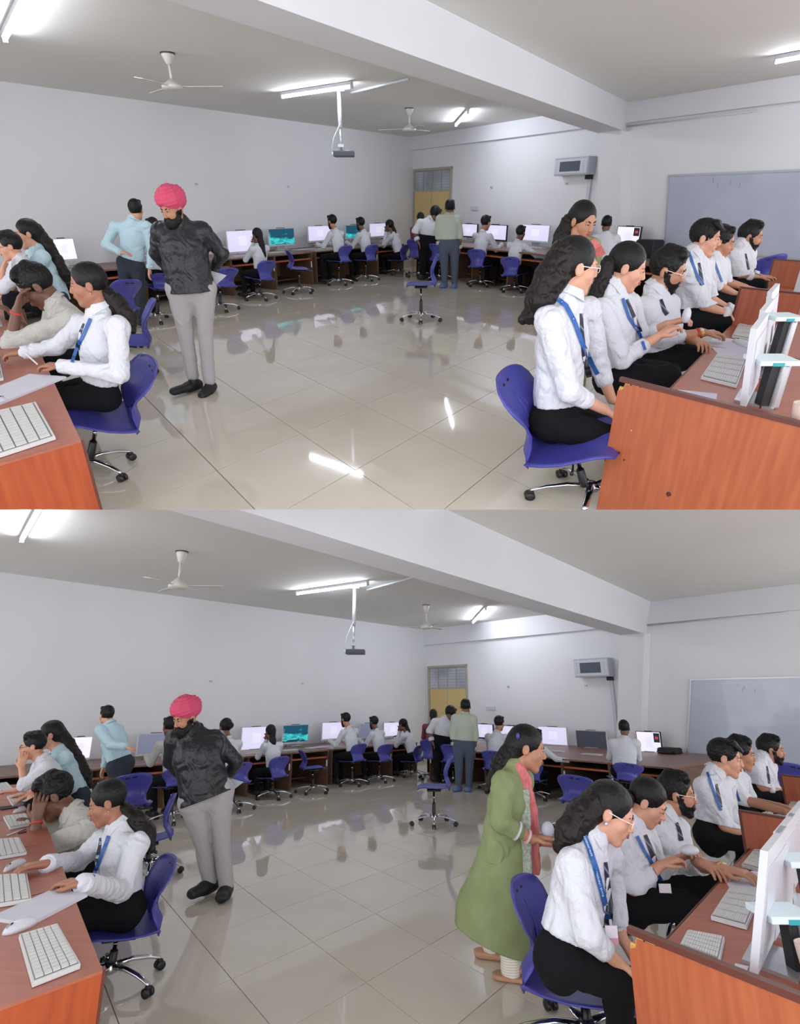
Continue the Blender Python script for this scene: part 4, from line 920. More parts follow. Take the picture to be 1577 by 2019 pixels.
    chair_px(826, 546, 506, 470, pb - 20, 'blue chair behind the legs of the standing man in white @'); chair_px(866, 552, 512, 478, pb - 20, 'blue chair hidden behind the man in sage green @')
    seated(S.G(*px(826, 546)), .55, 1.42, pb - 40, 'student in maroon half hidden behind standing man in white @', det=1, top_='maroon', hair='long', sk='c', group='students seated at the wall desks')
# ------------------------------------------------------------------ figures and foreground, read off each picture
def shift(J, du, dv, **over):
    K = {k: (q[0] + du, q[1] + dv, *q[2:]) for k, q in J.items()}; K.update(over); return K
def sh2(tail, du, dv): return [(a + du, b + dv, c, d) for a, b, c, d in tail] if tail else None

def foreground(up):
    D = (lambda a, b: (a, b)) 
    w = '@'
    # ---------- left desk
    zd = .75
    if up: cn, fr, lf, bt = (159, 868), (107, 755), (0, 913.6), 868
    else: cn, fr, lf, bt = (202, 1912), (151, 1781), (0, 1986), 1912
    a, b, c = S.G(*cn, zd), S.G(*fr, zd), S.G(*lf, zd)
    e = nz(b - a); k = (8.2 - a[1]) / e[1]; far = a + e * min(k, 6.0); le = nz(c - a); cl = a + le * 1.9; fl_ = far + le * 1.9
    o = np.array([a[0], a[1], 0])
    r = root('long_desk', 'long desk with orange end panel at the lower left @', 'desk', o)
    q = [p - o for p in (a, far, fl_, cl)]; nseg = 5
    for i in range(nseg):
        p0, p1 = q[0] + (q[1] - q[0]) * i / nseg, q[0] + (q[1] - q[0]) * ((i + 1) / nseg - .002); r0, r1 = q[3] + (q[2] - q[3]) * i / nseg, q[3] + (q[2] - q[3]) * ((i + 1) / nseg - .002)
        part(r, 'worktop', prism([p0, p1, r1, r0], (0, 0, -.028)), woodt_m)
    inn = np.array([e[0], e[1], 0]) * .02
    part(r, 'end_panel', prism([q[0] - e * .004 + (0, 0, -.009), q[3] - e * .004 + (0, 0, -.009), q[3] + (0, 0, -.75), q[0] + (0, 0, -.75)], inn), oran_m)
    part(r, 'edge_strip', prism([q[0] - e * .006 + (0, 0, -.0), q[3] - e * .006 + (0, 0, 0), q[3] - e * .006 + (0, 0, -.009), q[0] - e * .006 + (0, 0, -.009)], e * .006), woodt_m)
    part(r, 'side_strip', prism([q[0], q[0] + (0, 0, -.75), q[0] + (0, 0, -.75) + e * .03, q[0] + e * .03], -le * .014), woodd_m)
    for i in range(1, nseg): p = q[0] + (q[1] - q[0]) * i / nseg + le * .25; part(r, 'divider', prism([p - (0, 0, .03), p + le * 1.2 - (0, 0, .03), p + le * 1.2 - (0, 0, .75), p - (0, 0, .75)], inn), wood_m)
    zk = zd
    if up:
        keyboard([(-62, 822), (70, 792), (108.5, 860), (-25, 903)], zk, 'white keyboard nearest the corner of the left desk @', 5, 14, True)
        keyboard([(-60, 700), (-4, 696), (6, 745), (-58, 760)], zk, 'white keyboard at the very left edge behind the paper pad @')
        quad_slab('paper_pad', [(-40, 776), (58, 737), (130, 742), (-10, 798)], zk, .012, 'white ruled paper pad in front of the ponytailed girl @', 'paper pad', paper_m)
        mouse((-35, 805), (14, 790), zk, .065, 'white mouse partly out of frame beside the near keyboard @')
        for i, (p, n_) in enumerate((([(-40, 628), (-4, 618), (4, 640), (-40, 650)], 'white keyboard under the boy with his hand on his face @'), ([(-45, 590), (2, 578), (12, 590), (-45, 604)], 'far white keyboard in front of the girl in light blue @'))): keyboard(p, zk, n_)
    else:
        keyboard([(38, 1842), (113, 1820.5), (159, 1900), (65, 1936.5)], zk, 'white keyboard nearest the corner of the left desk @', 5, 14, True)
        keyboard([(-30, 1727), (53, 1721), (62, 1772), (-30, 1786)], zk, 'white keyboard beside the open palm of the ponytailed girl @', 5, 14, True)
        keyboard([(-20, 1656), (38, 1651), (53, 1680), (-16, 1692)], zk, 'white keyboard left of the elbow of the boy hiding his face @')
        keyboard([(7, 1609), (52, 1604), (60, 1624), (20, 1632)], zk, 'white keyboard third from the far end of the left desk @')
        keyboard([(14, 1569), (50, 1565), (57, 1580), (26, 1588)], zk, 'white keyboard under the far student’s hand @')
        keyboard([(-22, 1547), (14, 1542), (28, 1557), (-12, 1563)], zk, 'farthest white keyboard on the left desk @')
        quad_slab('paper_pad', [(-20, 1808), (105, 1752), (173, 1762), (60, 1820)], zk, .014, 'white ruled paper pad across the left desk @', 'paper pad', paper_m)
        mouse((72, 1818), (5, 1845), zk, .075, 'grey-white mouse between the paper pad and the near keyboard @')
        mouse((50, 1700), (8, 1720), zk, .06, 'white mouse under the ponytailed girl’s hand @'); mouse((55, 1596), (26, 1603), zk, .06, 'white mouse behind the third keyboard @')
        a_ = [S.G(*p, zk + .006) for p in ((14, 1647), (50, 1634))]; c_ = sum(a_) / 2; top('pen', mesh_of('pen', *tube([x - c_ for x in a_], .005, 8), True, white_m), 'white pen lying on the left desk in the lower picture', 'pen', c_)
        a_ = [S.G(*p, zk + .006) for p in ((36, 1643), (52, 1640))]; c_ = sum(a_) / 2; top('pen', mesh_of('pen', *tube([x - c_ for x in a_], .005, 8), True, black_m), 'short black pen on the left desk in the lower picture', 'pen', c_)
        quad_slab('phone', [(-4, 1591), (30, 1587), (36, 1591), (2, 1596)], zk, .008, 'flat dark phone lying on the left desk @', 'phone', dark_m)
    # ---------- right desk with raised end panels
    if up:
        pl, pr_ = (1222, 744), (1577, 832); e0, e1 = (1324, 762), (1439, 643); parts_ = [((1443, 569), (1520, 574), (1443, 641)), ((1514, 513), (1580, 516), (1513, 562))]
    else:
        pl, pr_ = (1236, 1827), (1577, 1962); e0, e1 = (1312, 1852), (1449, 1703); parts_ = [((1478, 1602), (1566, 1615), (1472, 1672)), ((1556, 1530), (1610, 1534), (1551, 1583))]
    zp = .84; A_, B_ = S.G(*pl, zp), S.G(*pr_, zp); ed = nz(S.G(*e1, zd) - S.G(*e0, zd)); al = nz((B_ - A_)); E0 = S.G(*e0, zd)
    o = np.array([A_[0], A_[1], 0]); r = root('long_desk', 'long wooden desk with chipped end panel at the lower right @', 'desk', o)
    a2, b2 = A_ - o, A_ + al * 2.6 - o; th = ed * .022; ez = np.array([0, 0, 1.])
    # panel outline with the broken upper corner
    cut = [a2 + al * .0 - ez * .075, a2 + al * .035 - ez * .06, a2 + al * .04 - ez * .03, a2 + al * .12 - ez * .028]
    part(r, 'end_panel', prism([a2 * (1, 1, 0), b2 * (1, 1, 0), b2 - ez * .022, a2 + al * .15 - ez * .022] + cut[::-1], th), woodo_m)
    part(r, 'panel_lip', prism([a2 - ez * .022 - ed * .006, b2 - ez * .022 - ed * .006, b2 - ed * .006, a2 - ed * .006], ed * .036), woodd_m)
    for i, (x0, x1, z0, z1) in enumerate(((.0, .05, -.085, -.05), (.03, .075, -.06, -.024), (.072, .13, -.05, -.024))): part(r, 'broken_chip', prism([a2 + al * x0 + ez * z0 + ed * .003, a2 + al * x1 + ez * z0 + ed * .003, a2 + al * (x1 - .006) + ez * z1 + ed * .003, a2 + al * (x0 + .008) + ez * z1 + ed * .003], ed * .014), chip_m)
    for (x, z, s_) in ((.08, -.42, .010), (.42, -.55, .016), (.12, -.45, .006), (.13, -.27, .005)): part(r, 'screw_hole', prism([a2 + al * (x + s_ * math.cos(t_)) + ez * (z + s_ * math.sin(t_)) - ed * .002 for t_ in (0, 1.1, 2.3, 3.4, 4.6)], ed * .004), mat('hole_brown', (70, 34, 24), .8) if z < -.3 else chip_m)
    st = E0 - o; st = st + ed * (-.12); lg = 7.5
    mA = [(B_ - A_) @ ed]
    nd = 5
    for i in range(nd):
        p0 = st + ed * (lg * i / nd + .03); p1 = st + ed * (lg * (i + 1) / nd); part(r, 'worktop', prism([p0, p1, p1 + al * 2.4, p0 + al * 2.4], (0, 0, -.028)), woodt_m)
    part(r, 'worktop_edge', prism([st - al * .004, st + ed * lg - al * .004, st + ed * lg - al * .004 - ez * .035, st - al * .004 - ez * .035], al * .012), woodd_m)
    for i, (tl, tr_, bl) in enumerate(parts_):
        g = S.G(*bl, zd) ; y_ = g[1]; tz = S.P(*tl, y_)[2]; p = g - o; wp = np.linalg.norm(S.P(*tr_, y_) - S.P(*tl, y_)) * 1.15 + .1
        pn = part(r, 'partition_panel', prism([p - ez * (.0 + zd), p + al * wp - ez * zd, p + al * wp + ez * (tz - zd), p + ez * (tz - zd)], ed * .022), woodo_m if i == 1 else mat('red_laminate', (168, 92, 66), .45, rgb2=(150, 78, 56), nscale=3.5, stretch=(9, 9, .8)))
        part(pn, 'panel_edge', prism([p - ez * zd - al * .02, p - al * .0 - ez * zd, p + ez * (tz - zd), p - al * .02 + ez * (tz - zd)], ed * .024), woodd_m); part(pn, 'panel_lip', prism([p + ez * (tz - zd), p + al * wp + ez * (tz - zd), p + al * wp + ez * (tz - zd + .015), p - al * .02 + ez * (tz - zd + .015)], ed * .03), woodd_m)
    # things on the right desk
    if up:
        keyboard([(1415, 696), (1475, 702), (1453, 760), (1382, 742.5)][::1], zd, 'white keyboard nearest the front on the right desk @', 14, 5, True)
        keyboard([(1457, 635), (1495, 636), (1480, 668), (1443, 662)], zd, 'white keyboard beyond the young man’s hand on the right desk @', 14, 5)
        mouse((1486, 690), (1444, 672), zd, .07, 'white mouse in front of the watch-wearing young man @')
        quad_slab('paper_sheet', [(1406, 664), (1480, 672), (1474, 692), (1392, 680)], zd, .003, 'white sheets under the mouse on the right desk @', 'paper', paper_m)
        quad_slab('paper_sheet', [(1402, 684), (1478, 690), (1476, 702), (1415, 697)], zd, .003, 'white sheet behind the near keyboard on the right desk @', 'paper', paper_m)
        quad_slab('paper_sheet', [(1336, 768), (1414, 776), (1412, 789), (1352, 779)], zd, .004, 'narrow printed paper strip behind the raised panel @', 'paper', paper_m)
        M_ = [((1460, 800), (1481, 648), 'nearest'), ((1483, 745), (1499, 612), 'second'), ((1499, 705), (1514, 576), 'third')]; st_ = [((1498, 690), (1553, 722), 812, 'near'), ((1527, 612), (1564, 633), 700, 'second')]
        farm = ((1553, 612), (1553, 519))
    else:
        keyboard([(1355, 1834), (1428, 1847), (1418, 1893), (1340, 1863)], zd, 'white keyboard right behind the raised end panel @', 14, 5, True)
        keyboard([(1438, 1749), (1500, 1757), (1471, 1825), (1401, 1806)], zd, 'white keyboard second from the front on the right desk @', 14, 5, True)
        keyboard([(1486, 1674), (1535, 1677), (1520, 1720), (1462, 1704)], zd, 'white keyboard beyond the hand with the watch @', 14, 5, True)
        keyboard([(1564, 1573), (1600, 1575), (1590, 1594), (1552, 1590)], zd, 'white keyboard at the right edge past the partition @', 14, 5)
        mouse((1515, 1739), (1472, 1728), zd, .07, 'white mouse under the hand with the watch @')
        quad_slab('paper_sheet', [(1432, 1719), (1478, 1727), (1512, 1740), (1420, 1730)], zd, .003, 'white sheets under the mouse on the right desk @', 'paper', paper_m)
        quad_slab('paper_sheet', [(1428, 1731), (1514, 1738), (1506, 1758), (1436, 1748)], zd, .003, 'white sheet above the second keyboard on the right desk @', 'paper', paper_m)
        quad_slab('paper_sheet', [(1518, 1605), (1572, 1605), (1568, 1618), (1508, 1609)], zd, .003, 'white sheet beyond the partition on the right desk @', 'paper', paper_m)
        quad_slab('paper_sheet', [(1449, 1899), (1476, 1905), (1470, 1919), (1447, 1910)], zd, .004, 'small white card at the foot of the near monitor @', 'paper', paper_m)
        M_ = [((1472, 1917), (1509, 1768), 'nearest'), ((1510, 1850), (1531, 1700), 'second'), ((1530, 1790), (1551, 1640), 'third')]; st_ = [((1515, 1777), (1573, 1810), 1930, 'near'), ((1552, 1680), (1600, 1703), 1800, 'second')]
        farm = None
    for i, (bl, tl, nm) in enumerate(M_):
        g = S.G(*bl, zd + .03); tz = S.P(*tl, g[1])[2]; h = min(max(tz - zd - .03, .38), .62); rr = root('monitor', 'white monitor seen edge-on on the right desk, %s of the three @' % nm, 'monitor', (g[0], g[1], zd), 0, 'edge-on monitors on the right desk')
        lean_ = (S.P(*tl, g[1]) - g)[0]
        wdt = .56; tk = .03
        def hx(p): return p + np.array([lean_ * (p[2] / h if h else 0), 0, 0])
        base = [np.zeros(3), ed * wdt, ed * wdt + al * tk, al * tk]
        hp = [hx(p + ez * .03) for p in base] + [hx(p + ez * (h + .03)) for p in base]
        part(rr, 'housing', (hp, [(3, 2, 1, 0), (4, 5, 6, 7), (0, 1, 5, 4), (1, 2, 6, 5), (2, 3, 7, 6), (3, 0, 4, 7)]), white_m)
        part(rr, 'screen', prism([hx(ed * .02 + ez * .06) - al * .003, hx(ed * (wdt - .02) + ez * .06) - al * .003, hx(ed * (wdt - .02) + ez * (h)) - al * .003, hx(ed * .02 + ez * h) - al * .003], al * .002), screen_mat('pale'))
        part(rr, 'back_cover', prism([hx(ed * .05 + ez * .08) + al * tk, hx(ed * (wdt - .05) + ez * .08) + al * tk, hx(ed * (wdt - .05) + ez * (h - .03)) + al * tk, hx(ed * .05 + ez * (h - .03)) + al * tk], al * .006), mat('monitor_back', (196, 198, 206), .4))
        if i != 0: part(rr, 'stand_neck', prism([ed * .22 + al * tk + ez * .0, ed * .34 + al * tk, ed * .34 + al * tk + ez * h * .5, ed * .22 + al * tk + ez * h * .5], al * .02), silver_m)
        part(rr, 'stand_foot', prism([ed * .15 - al * .05, ed * .41 - al * .05, ed * .41 + al * .15, ed * .15 + al * .15], ez * .012), silver_m)
        if i < 2:   # its arm: a flat plate on a two-tone column behind the screen
            (x0, y0_), (x1, y1_), vb, _ = st_[i]; yy = g[1] + .12; p0, p1 = S.P(x0, (y0_ + y1_) / 2, yy), S.P(x1, (y0_ + y1_) / 2, yy); pl_w = p1[0] - p0[0]; zc_ = (p0[2] + p1[2]) / 2 - zd; x_ = p0[0] - g[0]
            part(rr, 'arm_plate', box(x_ - .06, x_ + pl_w, .0, .17, zc_ - .012, zc_ + .012, .003), mat('plate_white', (206, 222, 226), .4)); part(rr, 'teal_strip', box(x_, x_ + pl_w * .4, -.004, .0, zc_ - .012, zc_ + .004), teal_m)
            part(rr, 'column', box(x_ + pl_w * .52, x_ + pl_w * .85, .03, .11, 0, zc_ - .012, .012), silver_m); part(rr, 'column_shadow_side', box(x_ + pl_w * .22, x_ + pl_w * .53, .05, .11, 0, zc_ - .012), black_m)  # silver half and black half of the column
    if farm:
        g = S.G(*farm[0], zd); tz = S.P(*farm[1], g[1])[2]; rr = root('monitor', 'white edge-on monitor at the right edge beyond the partition @', 'monitor', (g[0], g[1], zd)); h = tz - zd
        part(rr, 'housing', prism([ez * .03, ez * .03 + al * .09, ez * h + al * .09, ez * h], ed * .5), white_m); part(rr, 'screen', prism([ez * .06 - al * .003, ez * .06 + ed * .45 - al * .003, ez * (h - .03) + ed * .45 - al * .003, ez * (h - .03) - al * .003], al * .002), screen_mat('dark')); part(rr, 'stand_foot', prism([-al * .05, al * .15, al * .15 + ed * .2, -al * .05 + ed * .2], ez * .02), silver_m)
    # mug at the right edge, clear bag behind it
    mp = (1576, 850) if up else (1620, 1950)
    g = S.G(*mp, zd); rr = root('paper_cup', 'pale beige cup at the right edge behind the raised panel @', 'cup', g); cm = mat('cup_beige', (206, 186, 176), .5)
    part(rr, 'cup_wall', ([(x * 1.0, y * 1.0, z) for x, y, z in lathe([(.045, 0), (.06, .13), (.056, .13), (.042, .01)], 20)[0]], lathe([(.045, 0), (.06, .13), (.056, .13), (.042, .01)], 20)[1]), cm, smooth=True); part(rr, 'drink', lathe([(.052, .10), (.052, .105)], 18), mat('tea_brown', (120, 76, 50), .3))
    # chairs of the near rows
    if up:
        chair_px(226, 690, 600, 534, -62, 'empty blue chair seen from behind over the ponytailed girl’s head @', raw=True); chair_px(250, 738, 668, 578, -112, 'empty blue chair in profile right behind the ponytailed girl @', raw=True)
        chair_px(172, 934, 808, 672, -124, 'blue swivel chair the ponytailed girl in the foreground sits on @', raw=True, ang=.9, us=196, k=1.1)
        chair_px(1160, 988, 868, 690, 116, 'blue swivel chair under the long-haired woman at the lower right @', raw=True, ang=1.0, k=1.25, us=1128)
        chair_px(1450, 640, 575, 528, 80, 'blue chair back beside the short-sleeved student @', raw=True); chair_px(1508, 640, 548, 492, 10, 'empty blue chair by the whiteboard behind the bearded student @', raw=True)
        chair_px(1412, 700, 628, 560, 85, 'blue chair hidden under the young man with the thick fringe @', raw=True); chair_px(1290, 800, 720, 640, 85, 'blue chair hidden under the bearded young man in glasses @', raw=True)
    else:
        chair_px(255, 1700, 1588, 1521, -28, 'empty blue chair between the ponytailed girl and light blue man @', raw=True); chair_px(292, 1722, 1655, 1572, -112, 'empty blue chair in profile right behind the ponytailed girl @', raw=True)
        chair_px(212, 1946, 1826, 1692, -122, 'blue swivel chair the ponytailed girl in the foreground sits on @', raw=True, ang=.9, us=234, k=1.1)
        chair_px(1160, 2070, 1935, 1745, 116, 'blue swivel chair under the woman bending at the lower right @', raw=True, ang=1.0, k=1.35, us=1150)
        chair_px(1142, 1640, 1580, 1524, 28, 'empty blue chair between the teacher and the seated women @', raw=True, k=1.2)
        chair_px(1490, 1680, 1600, 1543, 80, 'blue chair back beside the short-sleeved student @', raw=True); chair_px(1552, 1650, 1560, 1500, 10, 'empty blue chair by the whiteboard behind the bearded student @', raw=True)
        chair_px(1452, 1745, 1660, 1590, 85, 'blue chair hidden under the young man with the thick fringe @', raw=True); chair_px(1330, 1850, 1755, 1680, 85, 'blue chair hidden under the bearded young man in glasses @', raw=True)

G1 = dict(H=(174, 562, 0), N=(196, 612, .02), SL=(233, 645, -.16), SR=(160, 640, .18), EL=(236, 738, -.24), WL=(120, 722, -.22), FL=(60, 717, -.2), ER=(112, 684, .16), WR=(48, 695, .08), FR=(-12, 701, .05), P=(198, 772, .02), KL=(112, 786, -.10), KR=(108, 778, .14), AL=(122, 890, -.05), AR=(118, 880, .15), TL=(95, 905, -.05), TR=(92, 893, .15))
G2 = dict(H=(73, 565, 0), N=(112, 604, .02), SL=(142, 632, -.16), SR=(108, 622, .16), EL=(22, 678, -.22), WL=(33, 612, -.16), FL=(44, 572, -.14), ER=(80, 690, .1), WR=(42, 640, .1), FR=(20, 615, .08), P=(178, 708, .02), KL=(100, 708, -.1), KR=(96, 700, .14), AL=(105, 790, 0), AR=(100, 784, .1))
G3 = dict(H=(55, 462, 0), N=(76, 494, .02), SL=(84, 508, -.15), SR=(66, 503, .15), EL=(38, 552, -.2), WL=(14, 580, -.16), FL=(-8, 590, -.15), ER=(40, 545, .15), WR=(8, 575, .1), FR=(-10, 580, .1), P=(112, 590, .0), KL=(108, 660, -.08), KR=(118, 660, .1), AL=(122, 735, -.08), AR=(132, 732, .1), TL=(105, 742, -.08), TR=(115, 738, .1))
G4 = dict(H=(20, 486, 0), N=(42, 516, .0), SL=(46, 530, -.14), SR=(34, 526, .14), EL=(4, 568, -.18), WL=(4, 535, -.14), FL=(12, 510, -.12), ER=(10, 565, .14), WR=(-14, 572, .1), FR=(-30, 574, .1), P=(70, 592, 0), KL=(20, 592, -.1), KR=(20, 588, .1), AL=(30, 680, 0), AR=(30, 676, .1))
G7 = dict(H=(341, 413, 0), N=(352, 443, .03), SL=(317, 457, .02), SR=(398, 456, .10), EL=(307, 500, .10), WL=(330, 530, .22), FL=(352, 540, .26), ER=(438, 500, .18), WR=(418, 534, .28), FR=(394, 540, .30), P=(377, 570, .03), KL=(365, 650, 0), KR=(404, 650, .03), AL=(380, 742, .03), AR=(412, 752, -.02), TL=(345, 778, -.16), TR=(401, 786, -.18))
G18 = dict(H=(1133, 527, 0), N=(1118, 582, 0), SL=(1158, 612, .2), SR=(1082, 632, -.14), ER=(1122, 772, -.2), WR=(1192, 808, -.12), FR=(1236, 838, -.06), EL=(1180, 720, .24), WL=(1206, 788, .2), FL=(1232, 800, .2), P=(1094, 822, .0), KR=(1212, 868, -.1), KL=(1215, 858, .14), AR=(1222, 985, 0), AL=(1226, 970, .14))
G19 = dict(H=(1236, 528, 0), N=(1208, 570, .0), SL=(1240, 598, .16), SR=(1184, 612, -.14), ER=(1228, 708, -.18), WR=(1296, 664, -.12), FR=(1344, 633, -.1), EL=(1264, 668, .18), WL=(1314, 640, .06), FL=(1360, 626, .0), P=(1212, 738, .0), KR=(1318, 742, -.1), KL=(1318, 736, .14), AR=(1330, 850, 0), AL=(1330, 845, .1))
G20 = dict(H=(1316, 534, 0), N=(1292, 576, .0), SL=(1318, 600, .16), SR=(1270, 606, -.14), ER=(1306, 668, -.18), WR=(1386, 656, -.14), FR=(1442, 657, -.1), EL=(1330, 660, .16), WL=(1372, 672, .1), FL=(1396, 684, .1), P=(1298, 705, .0), KR=(1378, 704, -.1), KL=(1380, 698, .12), AR=(1390, 800, 0), AL=(1390, 795, .1))
G21 = dict(H=(1390, 470, 0), N=(1368, 504, 0), SL=(1390, 522, .14), SR=(1348, 526, -.13), ER=(1388, 602, -.16), WR=(1432, 618, -.12), FR=(1448, 634, -.1), EL=(1400, 590, .14), WL=(1438, 610, .1), FL=(1455, 622, .1), P=(1366, 620, 0), KR=(1426, 632, -.1), KL=(1430, 626, .12), AR=(1432, 700, 0), AL=(1434, 696, .1))
G22 = dict(H=(1420, 478, 0), N=(1404, 506, 0), SL=(1422, 522, .14), SR=(1394, 528, -.12), ER=(1412, 562, -.14), WR=(1446, 578, -.1), FR=(1470, 584, -.08), EL=(1430, 556, .14), WL=(1468, 566, .1), FL=(1500, 572, .1), P=(1400, 588, 0), KR=(1440, 598, -.1), KL=(1442, 594, .12), AR=(1446, 660, 0), AL=(1448, 655, .1))
G23 = dict(H=(1479, 467, 0), N=(1462, 486, 0), SL=(1476, 500, .13), SR=(1446, 503, -.12), ER=(1460, 540, -.14), WR=(1494, 548, -.1), FR=(1516, 547, -.08), EL=(1478, 540, .13), WL=(1500, 546, .1), FL=(1520, 546, .1), P=(1456, 556, 0), KR=(1496, 562, -.1), KL=(1498, 558, .12), AR=(1500, 630, 0), AL=(1502, 626, .1))
T1 = [(206, 578, .05, .050), (230, 598, .05, .055), (250, 625, .04, .055), (262, 652, .02, .025)]
T3 = [(70, 452, .05, .060), (92, 480, .05, .055), (112, 512, .0, .05), (128, 540, -.02, .045), (136, 562, -.02, .02)]
T18 = [(1112, 505, -.02, .070), (1088, 545, -.05, .075), (1064, 590, -.06, .065), (1046, 622, -.05, .04), (1030, 630, -.05, .02)]
T19 = [(1200, 520, .0, .042), (1186, 560, -.02, .045), (1172, 592, -.02, .045), (1160, 622, 0, .03)]
def lanyard(P, s1, wd=5.5, nm='lanyard', badge=None, m='lanyard'):
    o = drape(P, s1, wd, CL[m], nm, off=.012)
    if badge:
        c = on(P, *badge); part(o, 'badge_card', box(c[0] - .028, c[0] + .028, c[1] - .012, c[1] - .009, c[2] - .045, c[2] + .03), mat('badge_card', (222, 216, 226), .4)); part(o, 'badge_band', box(c[0] - .028, c[0] + .028, c[1] - .014, c[1] - .011, c[2] - .045, c[2] - .02), mat('badge_pink', (204, 150, 170), .5)); part(o, 'clip', box(c[0] - .006, c[0] + .006, c[1] - .014, c[1] - .008, c[2] + .03, c[2] + .055), silver_m)
    return o
def text_on(P, s, a, b, size, m, parent):
    """small woven lettering along a lanyard from picture point a to b"""
    cu = bpy.data.curves.new('lettering', 'FONT'); cu.body = s; cu.size = 1; o = bpy.data.objects.new('lettering', cu); COL.objects.link(o)
    dg = bpy.context.evaluated_depsgraph_get(); dg.update(); me = bpy.data.meshes.new_from_object(o.evaluated_get(dg)); bpy.data.objects.remove(o)
    W = max(v.co.x for v in me.vertices); A_, B_ = on(P, *a), on(P, *b); e = B_ - A_; Ln = np.linalg.norm(e); e /= Ln; vw = nz((A_ + P['o0']) - np.array([0, 0, EYE])); n = nz(np.cross(vw, e)); n = n if n[2] < 0 or True else -n
    k = Ln / W
    for v in me.vertices: q = A_ + e * v.co.x * k - n * (v.co.y - .35) * size - vw * .012; v.co = q
    me.materials.append(m); o = link('lettering', me, parent); return o

def people_upper():
    up = 'seated students in the near rows'
    g = S.G(178, 925); w_ = mat('lettering_white', (220, 226, 236), .6)
    P = person(G1, g[1] - .05, 78, -114, 4, desk=True, label='ponytailed girl in white seated in profile at the lower left @', sk='a', hair='tail', det=3, tail=T1, curl=.5, group=up)
    drape(P, [(165, 638), (158, 655), (152, 690)], (4, 10), CL['tie'], 'necktie'); lanyard(P, [(178, 628), (164, 660), (150, 690), (142, 714)], 7)
    part(P['body'], 'earring', ball(P['L'](-.082, -.002, -.038) - P['o0'], .005, 8), mat('gold', (210, 170, 90), .3, metal=.8))
    a = P['T']['FL'] - P['o0']; part(P['body'], 'pen', tube([a + (-.02, 0, .07), a + (.03, .02, -.01)], .005, 8), white_m)
    P = person(G2, g[1] + .75, 80, -115, 32, label='boy in a cream shirt resting his face on his hand @', sk='c', top_='cream', hair='short', hsty='quiff', det=3, group=up, sleeve=.62, palm={'FL': (-1, -.3, 0)})
    part(P['body'], 'wrist_thread', tube([P['T']['WL'] * .93 + P['T']['EL'] * .07 - P['o0'], P['T']['WL'] * .88 + P['T']['EL'] * .12 - P['o0']], .033 * P['s'], 14), CL['red'])
    P = person(G3, 5.9, 52, -120, 4, label='girl in a light blue top with very long black hair @', sk='b', top_='sky', low='navy', hair='long', det=2, tail=T3, group=up, collar=False, sleeve=.5)
    P = person(G4, 5.6, 50, -118, 6, label='boy with dark glasses, chin on hand, at the left edge @', sk='b', hair='short', hsty='quiff', det=2, glasses=2, group=up, sleeve=.6)
    g = S.G(262, 650)
    J5 = dict(H=(268, 415), N=(265, 434), SL=(228, 447, -.02), SR=(290, 447, -.02), EL=(208, 482, -.10), WL=(236, 497, -.22), FL=(268, 503, -.25), ER=(299, 490, 0), WR=(295, 528, -.05), FR=(293, 550, -.06), P=(258, 522, 0), KL=(248, 580, 0), KR=(276, 580, 0), AL=(250, 638, 0), AR=(276, 636, 0), TL=(247, 634, .2), TR=(276, 632, .2))
    person(J5, g[1], 38, -8, 6, label='man in light blue shirt standing, one hand behind his back @', sk='b', top_='sky', low='navy', det=2, build=1.0, group='standing staff')
    g = S.G(*(311, 634)); seated(g, .60, 1.44, -51, 'black-haired student almost hidden between the blue-shirted and the turbaned man @', det=1, sk='c', group='students seated at the wall desks')
    teacher = dict(H=(1148, 437, 0), N=(1138, 478, .02), SL=(1166, 488, .06), SR=(1106, 492, .0), ER=(1096, 560, 0), WR=(1130, 600, -.1), FR=(1160, 600, -.15), EL=(1176, 550, .08), WL=(1170, 592, 0), FL=(1150, 600, -.05), P=(1132, 610, 0), KL=(1140, 700, 0), KR=(1120, 700, 0), AL=(1140, 790, 0), AR=(1120, 790, 0))
    P = person(teacher, 4.9, 68, 150, 16, label='woman in green kurta and rose scarf behind the seated women @', sk='d', top_='kurta', low='kurta', hair='long', det=3, collar=False, group='standing staff', tail=[(1122, 440, .06, .06), (1108, 470, .04, .06), (1098, 492, .02, .04)])
    drape(P, [(1130, 474), (1142, 488), (1152, 505), (1160, 540)], (16, 22), CL['rose'], 'scarf', off=.02, th=.012); drape(P, [(1166, 474), (1178, 488), (1186, 505)], (14, 20), CL['rose'], 'scarf', off=.02, th=.012)
    g = S.G(383, 772)
    P = person(G7, g[1], 60, -152, 14, label='bearded man in a pink turban, black shirt and grey trousers standing @', sk='d', top_='jacket', low='grey', turban=True, beard=2, det=3, group='standing staff', build=1.18)
    q = [S.P(a, b, g[1] + .2) for a, b in ((416, 534), (447, 543), (421, 566), (414, 548))]; c = sum(q) / 4; top('paper_sheet', mesh_of('paper_sheet', *prism([x - c for x in q], (0, .004, 0)), False, paper_m), 'folded white sheet held behind the back of the turbaned man in the upper picture', 'paper', c)
    standing(0, 0)
    P = person(G18, 3.50, 104, 84, 4, label='long-haired woman with pale glasses in the right foreground, turned away @', sk='b', hair='long', det=3, glasses=1, tail=T18, sleeve=.72, group=up, collar=True)
    drape(P, [(1146, 618), (1148, 660), (1152, 700), (1162, 744)], (6, 12), CL['tie'], 'necktie'); l = lanyard(P, [(1100, 590), (1116, 602), (1132, 632), (1148, 676), (1168, 720), (1178, 738)], 9)
    text_on(P, 'RAMA UNIVERSITY', (1131, 630), (1107, 594), .013, w_, l)
    P = person(G19, 4.05, 86, 112, 14, label='woman with a tied-back ponytail holding up a white mouse @', sk='b', hair='tail', det=3, tail=T19, sleeve=.78, group=up, curl=.7)
